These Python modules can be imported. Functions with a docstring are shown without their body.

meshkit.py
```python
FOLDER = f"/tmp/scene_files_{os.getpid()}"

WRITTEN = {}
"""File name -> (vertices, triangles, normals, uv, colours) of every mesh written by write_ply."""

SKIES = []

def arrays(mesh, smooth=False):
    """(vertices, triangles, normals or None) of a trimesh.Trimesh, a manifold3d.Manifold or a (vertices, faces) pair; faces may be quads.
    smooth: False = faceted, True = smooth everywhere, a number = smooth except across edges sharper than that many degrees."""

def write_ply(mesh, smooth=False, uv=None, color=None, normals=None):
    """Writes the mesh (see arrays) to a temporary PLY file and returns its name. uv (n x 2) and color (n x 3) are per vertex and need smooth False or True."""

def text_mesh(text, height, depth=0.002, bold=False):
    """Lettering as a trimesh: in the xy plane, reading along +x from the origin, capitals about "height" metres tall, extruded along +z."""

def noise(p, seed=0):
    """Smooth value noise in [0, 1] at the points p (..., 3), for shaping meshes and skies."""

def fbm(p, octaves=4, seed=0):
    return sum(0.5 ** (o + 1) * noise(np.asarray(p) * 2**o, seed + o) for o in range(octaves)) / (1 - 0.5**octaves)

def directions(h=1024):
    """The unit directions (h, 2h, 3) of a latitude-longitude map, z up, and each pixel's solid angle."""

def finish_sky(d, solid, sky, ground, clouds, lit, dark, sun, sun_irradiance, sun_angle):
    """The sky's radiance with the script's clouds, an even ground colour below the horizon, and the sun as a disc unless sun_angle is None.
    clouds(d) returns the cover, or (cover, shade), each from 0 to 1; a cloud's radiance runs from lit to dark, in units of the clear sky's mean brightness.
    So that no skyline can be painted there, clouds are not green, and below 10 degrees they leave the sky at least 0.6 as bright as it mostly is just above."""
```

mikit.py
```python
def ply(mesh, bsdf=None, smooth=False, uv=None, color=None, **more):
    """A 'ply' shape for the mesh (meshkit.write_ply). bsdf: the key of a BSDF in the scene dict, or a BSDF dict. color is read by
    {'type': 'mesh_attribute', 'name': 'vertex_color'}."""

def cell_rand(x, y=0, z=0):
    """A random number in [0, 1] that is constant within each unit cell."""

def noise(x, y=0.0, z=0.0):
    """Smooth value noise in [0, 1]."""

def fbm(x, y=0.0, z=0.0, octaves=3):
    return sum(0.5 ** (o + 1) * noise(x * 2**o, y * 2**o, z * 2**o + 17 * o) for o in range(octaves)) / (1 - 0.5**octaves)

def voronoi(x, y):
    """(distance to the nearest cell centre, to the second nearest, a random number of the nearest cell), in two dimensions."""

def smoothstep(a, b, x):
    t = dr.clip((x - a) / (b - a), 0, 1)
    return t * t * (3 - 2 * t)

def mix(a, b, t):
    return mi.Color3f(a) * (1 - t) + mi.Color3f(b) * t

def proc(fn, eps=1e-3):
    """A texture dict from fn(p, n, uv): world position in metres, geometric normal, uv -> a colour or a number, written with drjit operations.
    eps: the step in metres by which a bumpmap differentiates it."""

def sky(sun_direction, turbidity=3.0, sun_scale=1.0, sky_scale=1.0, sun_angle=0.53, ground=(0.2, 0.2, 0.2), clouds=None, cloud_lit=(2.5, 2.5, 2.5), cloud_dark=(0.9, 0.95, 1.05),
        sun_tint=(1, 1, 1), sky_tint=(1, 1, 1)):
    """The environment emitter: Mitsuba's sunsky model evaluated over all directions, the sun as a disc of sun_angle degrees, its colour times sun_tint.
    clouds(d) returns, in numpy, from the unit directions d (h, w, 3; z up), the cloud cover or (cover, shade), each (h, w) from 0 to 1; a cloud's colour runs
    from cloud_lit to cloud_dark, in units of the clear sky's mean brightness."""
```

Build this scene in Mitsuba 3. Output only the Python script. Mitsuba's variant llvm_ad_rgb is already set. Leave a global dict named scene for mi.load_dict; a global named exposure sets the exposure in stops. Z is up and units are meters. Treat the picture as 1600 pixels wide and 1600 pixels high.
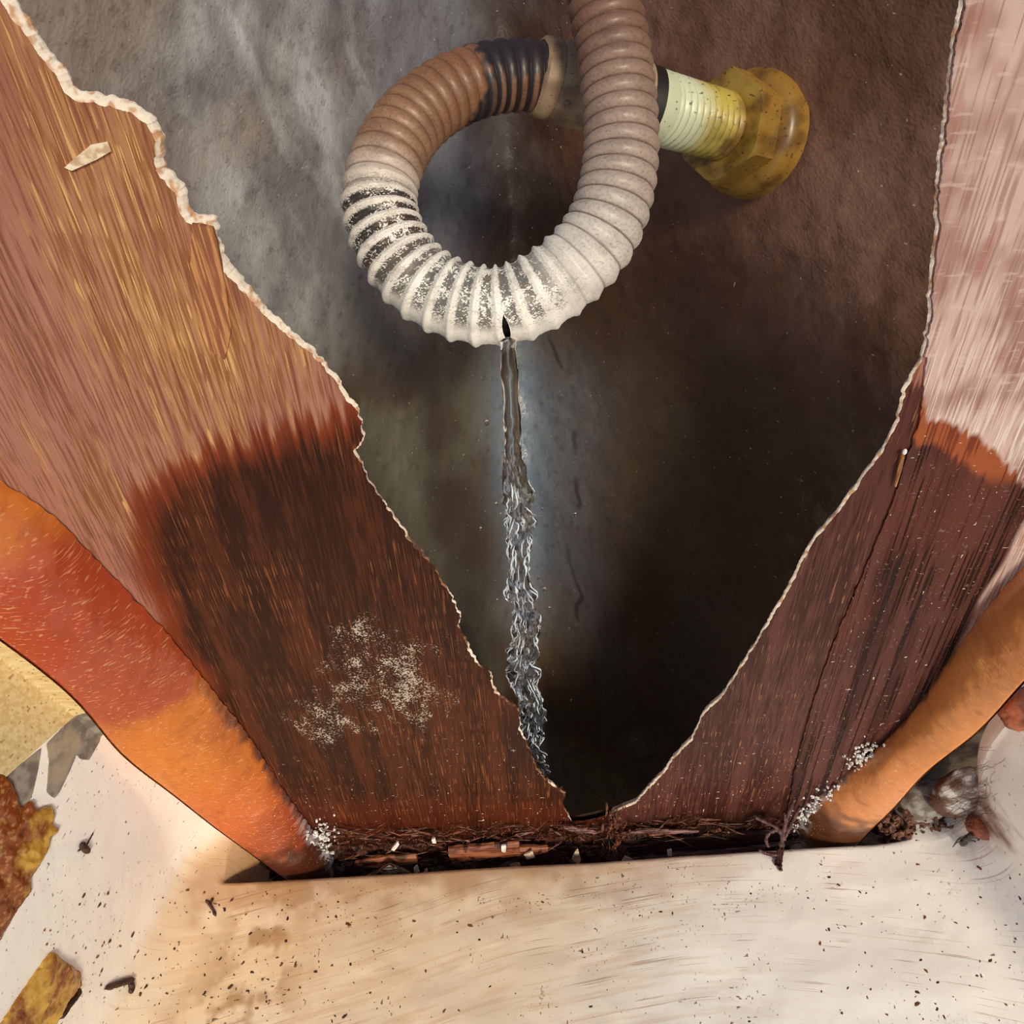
import math
import numpy as np, trimesh, drjit as dr, mitsuba as mi, mikit, meshkit
from scipy.spatial import Delaunay, cKDTree
from scipy.interpolate import CubicSpline, interp1d
from shapely import Polygon, contains_xy, LineString
from mikit import noise, fbm, voronoi, smoothstep, mix, proc, ply

scene, labels = {'type': 'scene'}, {}
# ---------------------------------------------------------------- camera
CAM = np.array([0.0, 0.0, 1.1]); PITCH = math.radians(43); ROLL = math.radians(3.5); FL = 800 / math.tan(math.radians(30))
FW = np.array([0, math.cos(PITCH), -math.sin(PITCH)]); R0 = np.array([1.0, 0, 0]); U0 = np.array([0, math.sin(PITCH), math.cos(PITCH)])
RT = R0 * math.cos(ROLL) - U0 * math.sin(ROLL); UP = R0 * math.sin(ROLL) + U0 * math.cos(ROLL)
T = mi.ScalarTransform4f
scene['camera'] = {'type': 'perspective', 'fov': 60.0, 'fov_axis': 'x', 'near_clip': 0.02, 'far_clip': 50.0,
                   'to_world': T().look_at(origin=CAM.tolist(), target=(CAM + FW).tolist(), up=UP.tolist())}
# ---------------------------------------------------------------- light: a hazy sky with a veiled sun behind the viewer's right shoulder
exposure = 1.45
scene['sky'] = mikit.sky((0.20, -0.80, 0.62), turbidity=4.0, sun_scale=0.75, sky_scale=0.9, sun_angle=12.0, ground=(0.25, 0.22, 0.2),
                         sun_tint=(0.94, 1.0, 1.06))


def ray(px, py):
    return FW + (px - 800) / FL * RT - (py - 800) / FL * UP


def at(px, py, Y):
    """the point of the plane y = Y on which the photograph's pixel lies"""
    d = ray(px, py); return CAM + d * (Y / d[1])


def atd(px, py, t):
    return CAM + ray(px, py) * t


def atz(px, py, z):
    d = ray(px, py); return CAM + d * ((z - CAM[2]) / d[2])


def srgb(*c):
    c = np.array(c, float) / 255; return tuple(np.where(c < .04045, c / 12.92, ((c + .055) / 1.055) ** 2.4).tolist())


def C(*c):
    return mi.Color3f(*srgb(*c))


def lerp3(a, b, t):
    return a * (1 - t) + b * t


def plin(x, xs, ys):
    """piecewise linear, written for drjit"""
    out = mi.Float(ys[0]); 
    for k in range(len(xs) - 1):
        out += dr.clip((x - xs[k]) / (xs[k + 1] - xs[k]), 0, 1) * (ys[k + 1] - ys[k])
    return out


def pcol(x, xs, cols):
    out = mi.Color3f(*cols[0])
    for k in range(len(xs) - 1):
        out += (mi.Color3f(*cols[k + 1]) - mi.Color3f(*cols[k])) * dr.clip((x - xs[k]) / (xs[k + 1] - xs[k]), 0, 1)
    return out


def poly_sd(x, z, pts):
    """signed distance (negative inside) to a polygon, for drjit"""
    d, s = mi.Float(1e9), mi.Float(1.0)
    n = len(pts)
    for i in range(n):
        ax, az = pts[i]; bx, bz = pts[i - 1]
        ex, ez = bx - ax, bz - az
        wx, wz = x - ax, z - az
        t = dr.clip((wx * ex + wz * ez) / (ex * ex + ez * ez), 0, 1)
        d = dr.minimum(d, dr.square(wx - ex * t) + dr.square(wz - ez * t))
        c1, c2, c3 = z >= az, z < bz, ex * wz > ez * wx
        s = dr.select((c1 & c2 & c3) | (~c1 & ~c2 & ~c3), -s, s)
    return s * dr.sqrt(d)


COUNT = {}


def numbered(name):
    k = COUNT.get(name, 0); COUNT[name] = k + 1
    return name if k == 0 else f'{name}_{k:03d}'


def put(name, mesh, bsdf, parent=None, smooth=False, uv=None, color=None):
    key = numbered((parent + '__' if parent else '') + name)
    scene[key] = mesh if isinstance(mesh, dict) else ply(mesh, bsdf, smooth=smooth, uv=uv, color=color)
    return key


def tag(key, label, cat=None, group=None, kind=None):
    labels[key] = {'label': label}
    if cat: labels[key]['category'] = cat
    if group: labels[key]['group'] = group
    if kind: labels[key]['kind'] = kind


def mat(name, col, rough=0.5, bump=None, bscale=0.001, spec=0.5, coat=0.0, eps=3e-4, metallic=0.0):
    b = {'type': 'principled', 'base_color': proc(col) if callable(col) else {'type': 'rgb', 'value': list(col)},
         'roughness': proc(rough) if callable(rough) else float(rough), 'specular': float(spec), 'metallic': float(metallic)}
    if coat: b |= {'clearcoat': float(coat), 'clearcoat_gloss': 0.9}
    if bump: b = {'type': 'bumpmap', 'tex': proc(bump, eps=eps), 'scale': float(bscale), 'bsdf': b}
    scene[name] = {'type': 'twosided', 'bsdf': b}
    return name


def grid_faces(n, m, wrap=False):
    i, j = np.meshgrid(np.arange(n - 1), np.arange(m if wrap else m - 1), indexing='ij')
    a = i * m + j; b = i * m + (j + 1) % m
    return np.stack([a, b, b + m, a + m], -1).reshape(-1, 4)


def tris(f):
    return np.vstack([f[:, [0, 1, 2]], f[:, [0, 2, 3]]])


def spline(pts, n=None, step=None):
    pts = np.asarray(pts, float)
    s = np.r_[0, np.cumsum(np.linalg.norm(np.diff(pts, axis=0), axis=1))]
    cs = CubicSpline(s, pts)
    u = np.linspace(0, s[-1], n or int(s[-1] / step) + 2)
    return cs(u)


def resample(pts, step):
    pts = np.asarray(pts, float)
    s = np.r_[0, np.cumsum(np.linalg.norm(np.diff(pts, axis=0), axis=1))]
    u = np.linspace(0, s[-1], max(2, int(round(s[-1] / step)) + 1))
    return np.stack([np.interp(u, s, pts[:, k]) for k in range(pts.shape[1])], -1)


def frames(path, ref):
    """tangent and two normals along a path, the first normal as near to ref as it goes"""
    t = np.gradient(path, axis=0); t /= np.linalg.norm(t, axis=1, keepdims=True)
    ref = np.broadcast_to(np.asarray(ref, float), path.shape)
    n = ref - t * (ref * t).sum(1, keepdims=True); n /= np.linalg.norm(n, axis=1, keepdims=True)
    return t, n, np.cross(t, n)


def tube(path, radius, m=8, ref=(0.3, -0.8, 0.52), cap=True):
    path = np.asarray(path, float)
    t, n, b = frames(path, ref)
    a = np.linspace(0, 2 * np.pi, m, endpoint=False)
    r = np.broadcast_to(np.asarray(radius, float), (len(path),))
    v = path[:, None] + r[:, None, None] * (np.cos(a)[None, :, None] * n[:, None] + np.sin(a)[None, :, None] * b[:, None])
    v = v.reshape(-1, 3); f = tris(grid_faces(len(path), m, True))[:, ::-1]
    if cap:
        k = len(v); v = np.vstack([v, path[0], path[-1]]); j = np.arange(m); e = (len(path) - 1) * m
        f = np.vstack([f, np.c_[np.full(m, k), j, (j + 1) % m][:, ::-1], np.c_[np.full(m, k + 1), e + (j + 1) % m, e + j][:, ::-1]])
    return trimesh.Trimesh(v, f, process=False)


def revolve(profile, origin, axis, m=96, ref=(0, 0, 1)):
    """profile rows: (distance along the axis, radius)"""
    axis = np.asarray(axis) / np.linalg.norm(axis)
    n = np.asarray(ref, float) - axis * np.dot(ref, axis); n /= np.linalg.norm(n); b = np.cross(axis, n)
    a = np.linspace(0, 2 * np.pi, m, endpoint=False); p = np.asarray(profile, float)
    v = np.asarray(origin) + p[:, 0, None, None] * axis + p[:, 1, None, None] * (np.cos(a)[None, :, None] * n + np.sin(a)[None, :, None] * b)
    mesh = trimesh.Trimesh(v.reshape(-1, 3), tris(grid_faces(len(p), m, True)), process=False)
    return mesh


DB = 0.36          # front face of the plywood
XZ = [0, 2]
rng = np.random.default_rng(7)


def pxz(pts, Y=DB):
    return np.array([at(x, y, Y)[XZ] for x, y in pts])


def sheet(poly, Y, step, front=True, relief=None):
    """a triangulated flat sheet of the polygon (x, z) at y = Y"""
    ring = np.array(poly.exterior.coords)[:-1]
    x0, z0, x1, z1 = poly.bounds
    gx, gz = np.meshgrid(np.arange(x0, x1, step), np.arange(z0, z1, step))
    g = np.c_[gx.ravel(), gz.ravel()] + rng.uniform(-.25, .25, (gx.size, 2)) * step
    g = g[contains_xy(poly.buffer(-step * .45), g[:, 0], g[:, 1])]
    pts = np.vstack([ring, g]); d = Delaunay(pts)
    f = d.simplices; c = pts[f].mean(1); f = f[contains_xy(poly, c[:, 0], c[:, 1])]
    a, b, c = pts[f[:, 0]], pts[f[:, 1]], pts[f[:, 2]]
    area = (b[:, 0] - a[:, 0]) * (c[:, 1] - a[:, 1]) - (b[:, 1] - a[:, 1]) * (c[:, 0] - a[:, 0])
    f = f[np.abs(area) > 1e-12]; area = area[np.abs(area) > 1e-12]
    flip = (area < 0) if front else (area > 0)      # front faces look towards -y
    f[flip] = f[flip][:, ::-1]
    y = np.full(len(pts), Y) + (relief(pts) if relief else 0)
    return np.c_[pts[:, 0], y, pts[:, 1]], f, len(ring)


def wiggle(pts, step, amp, seed, freq=160):
    p = resample(pts, step)
    t = np.gradient(p, axis=0); t /= np.linalg.norm(t, axis=1, keepdims=True)
    n = np.c_[-t[:, 1], t[:, 0]]
    s = np.arange(len(p)) * step
    q = np.c_[s * freq, s * 0 + seed, s * 0]
    w = (meshkit.fbm(q, 4, seed) - .5) * 2 * amp
    w[:2] = w[-2:] = 0
    return p + n * w[:, None]


def plate(poly_front, poly_back, Y, thick, step, relief=None, back_step=.02):
    """front sheet, back sheet and the strip of edge between them (its own mesh)"""
    fv, ff, nf = sheet(poly_front, Y, step, True, relief)
    bv, bf, nb = sheet(poly_back, Y + thick, back_step, False)
    return (fv, ff, nf), (bv, bf, nb)


# ================================================================ outlines, unprojected on the plywood's plane
EDGE_L = [(-60, -170), (-10, -60), (18, 0), (45, 45), (62, 75), (98, 112), (120, 148), (165, 156), (212, 166), (238, 190), (252, 222), (256, 272), (284, 298), (298, 342), (336, 347), (339, 378),
          (352, 412), (395, 465), (440, 508), (490, 552), (530, 598), (560, 642), (571, 690), (556, 706), (576, 748), (600, 786), (640, 840), (680, 890), (706, 932),
          (720, 962), (718, 984), (750, 1040), (766, 1052), (775, 1082), (812, 1110), (813, 1140), (834, 1188), (850, 1217), (884, 1240), (880, 1258), (893, 1284)]
EDGE_R = [(955, 1270), (992, 1255), (1016, 1228), (1036, 1208), (1050, 1186), (1080, 1156), (1098, 1116), (1130, 1085), (1165, 1030), (1184, 1000), (1200, 972), (1226, 928),
          (1256, 868), (1276, 838), (1308, 800), (1340, 755), (1376, 708), (1400, 660), (1412, 608), (1425, 585), (1438, 565), (1450, 500), (1452, 430), (1460, 380), (1466, 250), (1476, 180),
          (1490, 60), (1500, 0), (1506, -60), (1512, -170)]
FIL_L_IN = [(-160, 640), (-70, 700), (0, 752), (80, 803), (130, 852), (200, 925), (270, 1000), (330, 1075), (390, 1152), (440, 1230), (492, 1300), (525, 1345)]
FIL_L_OUT = [(-230, 860), (-120, 920), (0, 1002), (62, 1048), (125, 1104), (190, 1180), (262, 1237), (330, 1290), (382, 1328), (428, 1362), (460, 1385), (480, 1400)]
FIL_R_IN = [(1232, 1345), (1236, 1300), (1250, 1272), (1290, 1235), (1340, 1192), (1400, 1140), (1458, 1068), (1500, 1006), (1556, 932), (1600, 884), (1680, 800), (1760, 720)]
FIL_R_OUT = [(1290, 1375), (1320, 1345), (1352, 1308), (1402, 1258), (1455, 1202), (1522, 1150), (1562, 1110), (1600, 1068), (1690, 980), (1780, 900), (1840, 830), (1880, 780)]

# ================================================================ materials
WET_L = pxz([(600, 640), (560, 628), (520, 640), (470, 660), (420, 678), (350, 690), (300, 712), (255, 740), (222, 768), (208, 800), (205, 850), (216, 900), (232, 945), (252, 990),
             (300, 1060), (400, 1250), (470, 1400), (930, 1400), (960, 1200), (800, 850), (690, 690)])
WET_R = pxz([(1428, 560), (1445, 655), (1480, 662), (1525, 680), (1560, 712), (1590, 745), (1612, 770), (1612, 800), (1580, 850), (1535, 930), (1490, 1010), (1450, 1080), (1300, 1320),
             (900, 1400), (920, 1290)])
WET_RP = [tuple(q) for q in pxz([(1380, 596), (1700, 596), (1700, 1400), (890, 1400), (880, 1250), (1000, 1000)]).tolist()]
WET_LI, WET_RI = [tuple(p) for p in WET_L.tolist()], [tuple(p) for p in WET_R.tolist()]


def grain(x, z):
    return fbm(x * 1300, z * 62, 0, 2), noise(x * 420, z * 24, 3.0), noise(x * 90, z * 9, 9.0)


ZROT = float(at(720, 1308, DB)[2])
SALT = [tuple(q) for q in pxz([(610, 1065), (512, 1130), (560, 990)]).tolist()]


def left_wood(p, n, uv):
    x, z = p.x, p.z
    g, g2, g3 = grain(x, z)
    big = fbm(x * 14, z * 9, 5.0, 3)
    streak = noise(x * 1700, z * 70, 1.0)
    wx, wz = x + (noise(x * 30, z * 30) - .5) * .010, z + (g2 - .5) * .016 + (noise(x * 900, z * 8) - .5) * 0.012
    sd = dr.minimum(poly_sd(wx, wz, WET_LI), poly_sd(wx, wz, WET_RP))
    # dry: worn pinkish paint over tan wood
    worn = smoothstep(.30, .66, g2 * .18 + big * .52 + .18 * g - 1.6 * dr.maximum(0, dr.abs(x + .165 + (z - .90) * .30) - .035) - 2.5 * dr.maximum(0, z - 1.0))
    pink = lerp3(C(164, 114, 98), C(126, 78, 62), smoothstep(.35, .75, g * .75 + g3 * .25))
    pink = lerp3(pink, C(138, 76, 54), smoothstep(.90, 1.02, z + x * .1) * .6)
    pink = lerp3(pink, C(190, 158, 152), smoothstep(.0, .10, -(x + .27) + (z - .78) * -.35 + .0) * .7)
    tan = lerp3(C(190, 142, 90), C(146, 94, 56), smoothstep(.3, .75, g))
    dry = lerp3(pink, tan, worn * .9)
    dry = lerp3(dry, C(222, 176, 118), smoothstep(.74, .86, streak) * worn)
    dry = lerp3(dry, C(108, 58, 44), smoothstep(.76, .92, noise(x * 700, z * 22, 7.0)) * .55)
    # wet
    wet = lerp3(C(76, 36, 19), C(44, 18, 10), smoothstep(.3, .7, g * .6 + g3 * .5))
    wet = lerp3(wet, C(94, 40, 22), smoothstep(.45, .7, fbm(x * 9, z * 12, 2.0, 2)) * .5)
    wet = lerp3(wet, C(150, 90, 52), smoothstep(.70, .92, streak) * .48 * smoothstep(.15, .6, noise(x * 40, z * 18, 3.0)))
    wet = lerp3(wet, C(150, 66, 36), smoothstep(-.022, -.002, sd) * .55)
    c = lerp3(dry, wet, smoothstep(.006, -.006, sd))
    wr = lerp3(C(88, 50, 44), C(58, 28, 24), smoothstep(.35, .65, g * .5 + g3 * .5)); wr = lerp3(wr, C(156, 110, 70), smoothstep(.84, .93, streak) * .6)
    c = lerp3(c, wr, smoothstep(.055, .075, x) * smoothstep(.004, -.004, sd))
    # white salt crust low down, and loose specks
    cr = smoothstep(.055, .0, dr.sqrt(dr.square((x - SALT[0][0]) * .75) + dr.square((z - SALT[0][1]) * .6)))
    cr = dr.maximum(cr, smoothstep(.045, 0, dr.sqrt(dr.square(x - SALT[1][0]) + dr.square(z - SALT[1][1]))))
    cr = dr.maximum(cr, smoothstep(.030, 0, dr.sqrt(dr.square(x - SALT[2][0]) + dr.square(z - SALT[2][1]))))
    sp = noise(x * 1300, z * 1300, 4.0)
    c = lerp3(c, C(196, 186, 170), smoothstep(.58, .80, sp * .40 + cr * .24 + .36 * fbm(x * 150, z * 80, 2.0, 2)) * smoothstep(0.02, .3, cr) * .85)
    c = lerp3(c, C(215, 208, 196), smoothstep(.93, .96, noise(x * 520, z * 520, 8.0)) * smoothstep(.62, .40, z) * .8)
    c = lerp3(c, C(44, 24, 18), smoothstep(ZROT + .020, ZROT - .004, z + (noise(x * 260, z * 60, 5.0) - .5) * .022) * .85)
    # painted dark red just below the torn edge
    return c


def left_rough(p, n, uv):
    sd = dr.minimum(poly_sd(p.x, p.z, WET_LI), dr.select(p.x > .05, p.z - .80, 1.0))
    return plin(sd, [-.004, .004], [.42, .62])


def wood_bump(p, n, uv):
    return fbm(uv.x * 900, uv.y * 20, 0, 2) * .7 + .5 * noise(uv.x * 2100, uv.y * 60, 3.0)


mat('m_plywood', left_wood, left_rough, wood_bump, 0.00055, spec=.22)


def right_wood(p, n, uv):
    x, z = p.x, p.z
    g, g2, g3 = grain(x, z)
    groove = noise((x + z * .015) * 900, z * 16, 2.0)
    sd = poly_sd(x + (noise(x * 30, z * 30) - .5) * .006, z + (noise(x * 500, z * 5) - .5) * 0.007, WET_RI)
    pale = lerp3(C(206, 178, 170), C(168, 130, 122), smoothstep(.35, .75, fbm(x * 60, z * 40, 4.0, 3)))
    pale = lerp3(pale, C(232, 220, 206), smoothstep(.55, .8, groove * .6 + g2 * .4) * smoothstep(.835, .79, z))
    pale = lerp3(pale, C(176, 116, 100), smoothstep(.70, .9, noise(x * 420, z * 60, 6.0)) * .4)
    fine = noise(x * 1500, z * 60, 8.0)
    pale = lerp3(pale, C(238, 228, 220), smoothstep(.55, .85, fine) * .55 * smoothstep(ZPALE + .16, ZPALE, z + (g3 - .5) * .06))
    pale = lerp3(pale, C(148, 104, 94), smoothstep(.55, .85, noise(x * 1100, z * 45, 12.0)) * .6)
    pale = lerp3(pale, C(218, 194, 186), smoothstep(.64, .84, fbm(x * 120, z * 420, 3.0, 3)) * .45)
    wet = lerp3(C(86, 50, 44), C(60, 30, 26), smoothstep(.3, .7, g3 * .6 + g * .4))
    wet = lerp3(wet, C(102, 54, 42), smoothstep(.5, .75, fbm(x * 16, z * 10, 2.0, 2)) * .6)
    wet = lerp3(wet, C(36, 18, 15), smoothstep(.64, .74, groove) * smoothstep(.3, .5, noise(x * 50, z * 12, 5.0)))
    wet = lerp3(wet, C(150, 128, 124), smoothstep(.86, .94, noise(x * 700, z * 700, 4.0)) * .4)
    ring = C(158, 84, 50)
    ring = lerp3(ring, C(120, 56, 34), smoothstep(.6, .72, groove))
    wet = lerp3(wet, ring, smoothstep(-.018, -.012, sd) * smoothstep(ZPALE - .035, ZPALE - .02, z))
    c = lerp3(pale, wet, smoothstep(.0022, -.0022, sd))
    c = lerp3(c, C(205, 196, 190), smoothstep(.95, .97, noise(x * 480, z * 480, 8.0)) * .9 * smoothstep(.0, -.004, sd))
    return c


ZPALE = float(at(1520, 690, DB)[2])


def right_bump(p, n, uv):
    x = uv.x + uv.y * .015
    return smoothstep(.68, .58, noise(x * 900, uv.y * 16, 2.0)) * smoothstep(ZPALE + .012, ZPALE - .012, uv.y) + .4 * noise(uv.x * 2000, uv.y * 70, 3.0)


mat('m_veneer', right_wood, .55, right_bump, 0.0007, spec=.28)


def torn_col(p, n, uv):
    x, z = p.x, p.z
    k = fbm(x * 300, z * 300, p.y * 300, 2)
    pale = lerp3(C(240, 226, 208), C(206, 160, 122), smoothstep(.5, .75, k))
    dark = lerp3(C(150, 112, 84), C(74, 40, 26), smoothstep(.3, .6, k))
    hi = smoothstep(.72, .86, z)
    m = dr.maximum(smoothstep(.50, .66, noise(x * 70, z * 70, 3.0)), dr.maximum(hi, smoothstep(.05, .08, x) * .8))
    return lerp3(dark, pale, m)


mat('m_torn', torn_col, .8, spec=.2)
mat('m_back', srgb(70, 44, 32), .8)


ZFOOT = float(at(480, 1340, DB - .02)[2])


ZF_K = [float(at(x, y, DB - .02)[2]) for x, y in ((440, 1310), (390, 1260), (320, 1190), (255, 1110), (215, 1080), (90, 900), (40, 850), (0, 800))]


def resin_col(p, n, uv):
    u, v = uv.x, uv.y
    q = fbm(p.x * 16, p.z * 16, p.y * 10, 3)
    ww = (fbm(p.x * 26, p.z * 26, p.y * 26, 3) - .5) * .07
    c = pcol(p.z + ww + p.x * .25 * 0, ZF_K, [srgb(150, 64, 34), srgb(196, 96, 42), srgb(204, 116, 34), srgb(204, 114, 36), srgb(172, 74, 40), srgb(174, 70, 40), srgb(198, 112, 44), srgb(198, 112, 42)])
    c = lerp3(c, C(166, 72, 38), smoothstep(.40, .75, q) * .55)
    c = lerp3(c, C(216, 142, 82), smoothstep(.1, .2, p.x) * .8)
    fib = noise((p.x * .5 + p.z) * 1500, (p.x - p.z * .5) * 420, 2.0)
    c = lerp3(c, C(232, 176, 120), smoothstep(.72, .95, fib) * .45)
    c = lerp3(c, C(130, 62, 38), smoothstep(.58, .85, fbm(p.x * 160, p.z * 160, 6.0, 3)) * .25)
    # dark dirty line against the plywood and under the foot
    c = lerp3(c, C(70, 44, 46), smoothstep(.13, .0, v + (noise(p.x * 150, p.z * 150) - .5) * .12) * smoothstep(.70, .55, p.z) * .85)
    c = lerp3(c, C(58, 30, 20), smoothstep(ZFOOT + .030, ZFOOT - .006, p.z + (noise(p.x * 160, p.z * 160, 2.0) - .5) * .02) * .9)
    w = noise(p.x * 1100, p.z * 1100, p.y * 1100)
    c = lerp3(c, C(244, 226, 204), smoothstep(.88, .93, w) * smoothstep(.8, .1, v) * smoothstep(.75, .45, p.z) * .9)
    c = lerp3(c, C(215, 215, 220), smoothstep(.52, .75, fbm(p.x * 260, p.z * 260, 1.0, 3) + .25 * smoothstep(.10, .02, dr.abs(v - .06))) * smoothstep(.26, .10, v) * smoothstep(.50, .33, p.z) * .9)
    return c


mat('m_resin', resin_col, .24, lambda p, n, uv: fbm(p.x * 90, p.y * 90, p.z * 90, 3) + .12 * noise(p.x * 900, p.y * 900, p.z * 900), .0010, coat=.7)


ZST = float(at(830, 540, .79)[2])


def hull_col(p, n, uv):
    x, y, z = p.x, p.y, p.z
    b = fbm(x * 22, y * 22, z * 12, 4)
    f = fbm(x * 160, y * 160, z * 120, 3)
    gray = lerp3(C(176, 174, 174), C(128, 124, 126), smoothstep(.35, .65, b))
    gray = lerp3(gray, C(150, 134, 122), smoothstep(.45, .7, fbm(x * 9, y * 9, z * 9 + 4, 2)) * .8)
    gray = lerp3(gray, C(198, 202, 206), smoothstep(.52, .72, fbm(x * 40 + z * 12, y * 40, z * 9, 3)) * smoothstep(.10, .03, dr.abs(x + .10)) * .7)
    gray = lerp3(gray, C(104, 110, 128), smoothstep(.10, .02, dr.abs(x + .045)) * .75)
    brown = lerp3(C(132, 98, 86), C(106, 74, 60), smoothstep(.35, .65, b))
    side = smoothstep(-.03, .07, x + (b - .5) * .10)
    c = lerp3(gray, brown, side)
    # bilge grime below the old water line
    low = smoothstep(.80, .62, z + (b - .5) * .14)
    grime = lerp3(C(104, 98, 84), C(76, 60, 46), smoothstep(.4, .6, fbm(x * 10, y * 10, z * 7 + 9, 3)))
    grime = lerp3(grime, C(98, 72, 52), side * .7)
    c = lerp3(c, grime, low * .92)
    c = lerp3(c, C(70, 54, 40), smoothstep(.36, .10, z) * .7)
    # sky reflection on the wet stem, painted in as blue grey
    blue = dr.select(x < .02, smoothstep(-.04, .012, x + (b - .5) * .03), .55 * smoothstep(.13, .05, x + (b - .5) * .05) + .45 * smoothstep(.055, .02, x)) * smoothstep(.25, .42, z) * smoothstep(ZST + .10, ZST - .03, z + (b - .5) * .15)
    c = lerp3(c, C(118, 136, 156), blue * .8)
    ck = dr.abs(x - .058 + (fbm(z * 26, 1.0, 0, 3) - .5) * .030 + (z - ZST) * .05)
    c = lerp3(c, C(34, 28, 26), smoothstep(.0040, .0004, ck) * smoothstep(.3, .6, noise(z * 40, 3.0)) * smoothstep(ZST - .40, ZST - .25, z) * smoothstep(ZST + .12, ZST + .02, z) * .6)
    c = lerp3(c, C(38, 26, 20), smoothstep(.075, .01, dr.abs(x - .03 + (b - .5) * .06)) * smoothstep(ZST + .0, ZST + .10, z) * smoothstep(1.02, .92, z) * .7)  # shadow of the hose on the stem, painted in dark brown
    c = lerp3(c, C(60, 46, 38), smoothstep(.52, .80, f) * .28)
    v1 = noise(x * 900, y * 900, z * 700)
    c = lerp3(c, C(44, 34, 28), smoothstep(.82, .92, v1) * .45)
    c = lerp3(c, C(190, 186, 180), smoothstep(.93, .97, noise(x * 300, y * 300, z * 300 + 5)) * .7)
    return c


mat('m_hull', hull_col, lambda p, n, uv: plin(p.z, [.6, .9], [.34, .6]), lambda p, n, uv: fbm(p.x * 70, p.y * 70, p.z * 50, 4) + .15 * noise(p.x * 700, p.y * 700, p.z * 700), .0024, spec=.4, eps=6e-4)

LIP_Y = .33
ZF = at(815, 1352, LIP_Y)[2]


HOL = [float(q) for q in at(1512, 1268, .325)]


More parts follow.
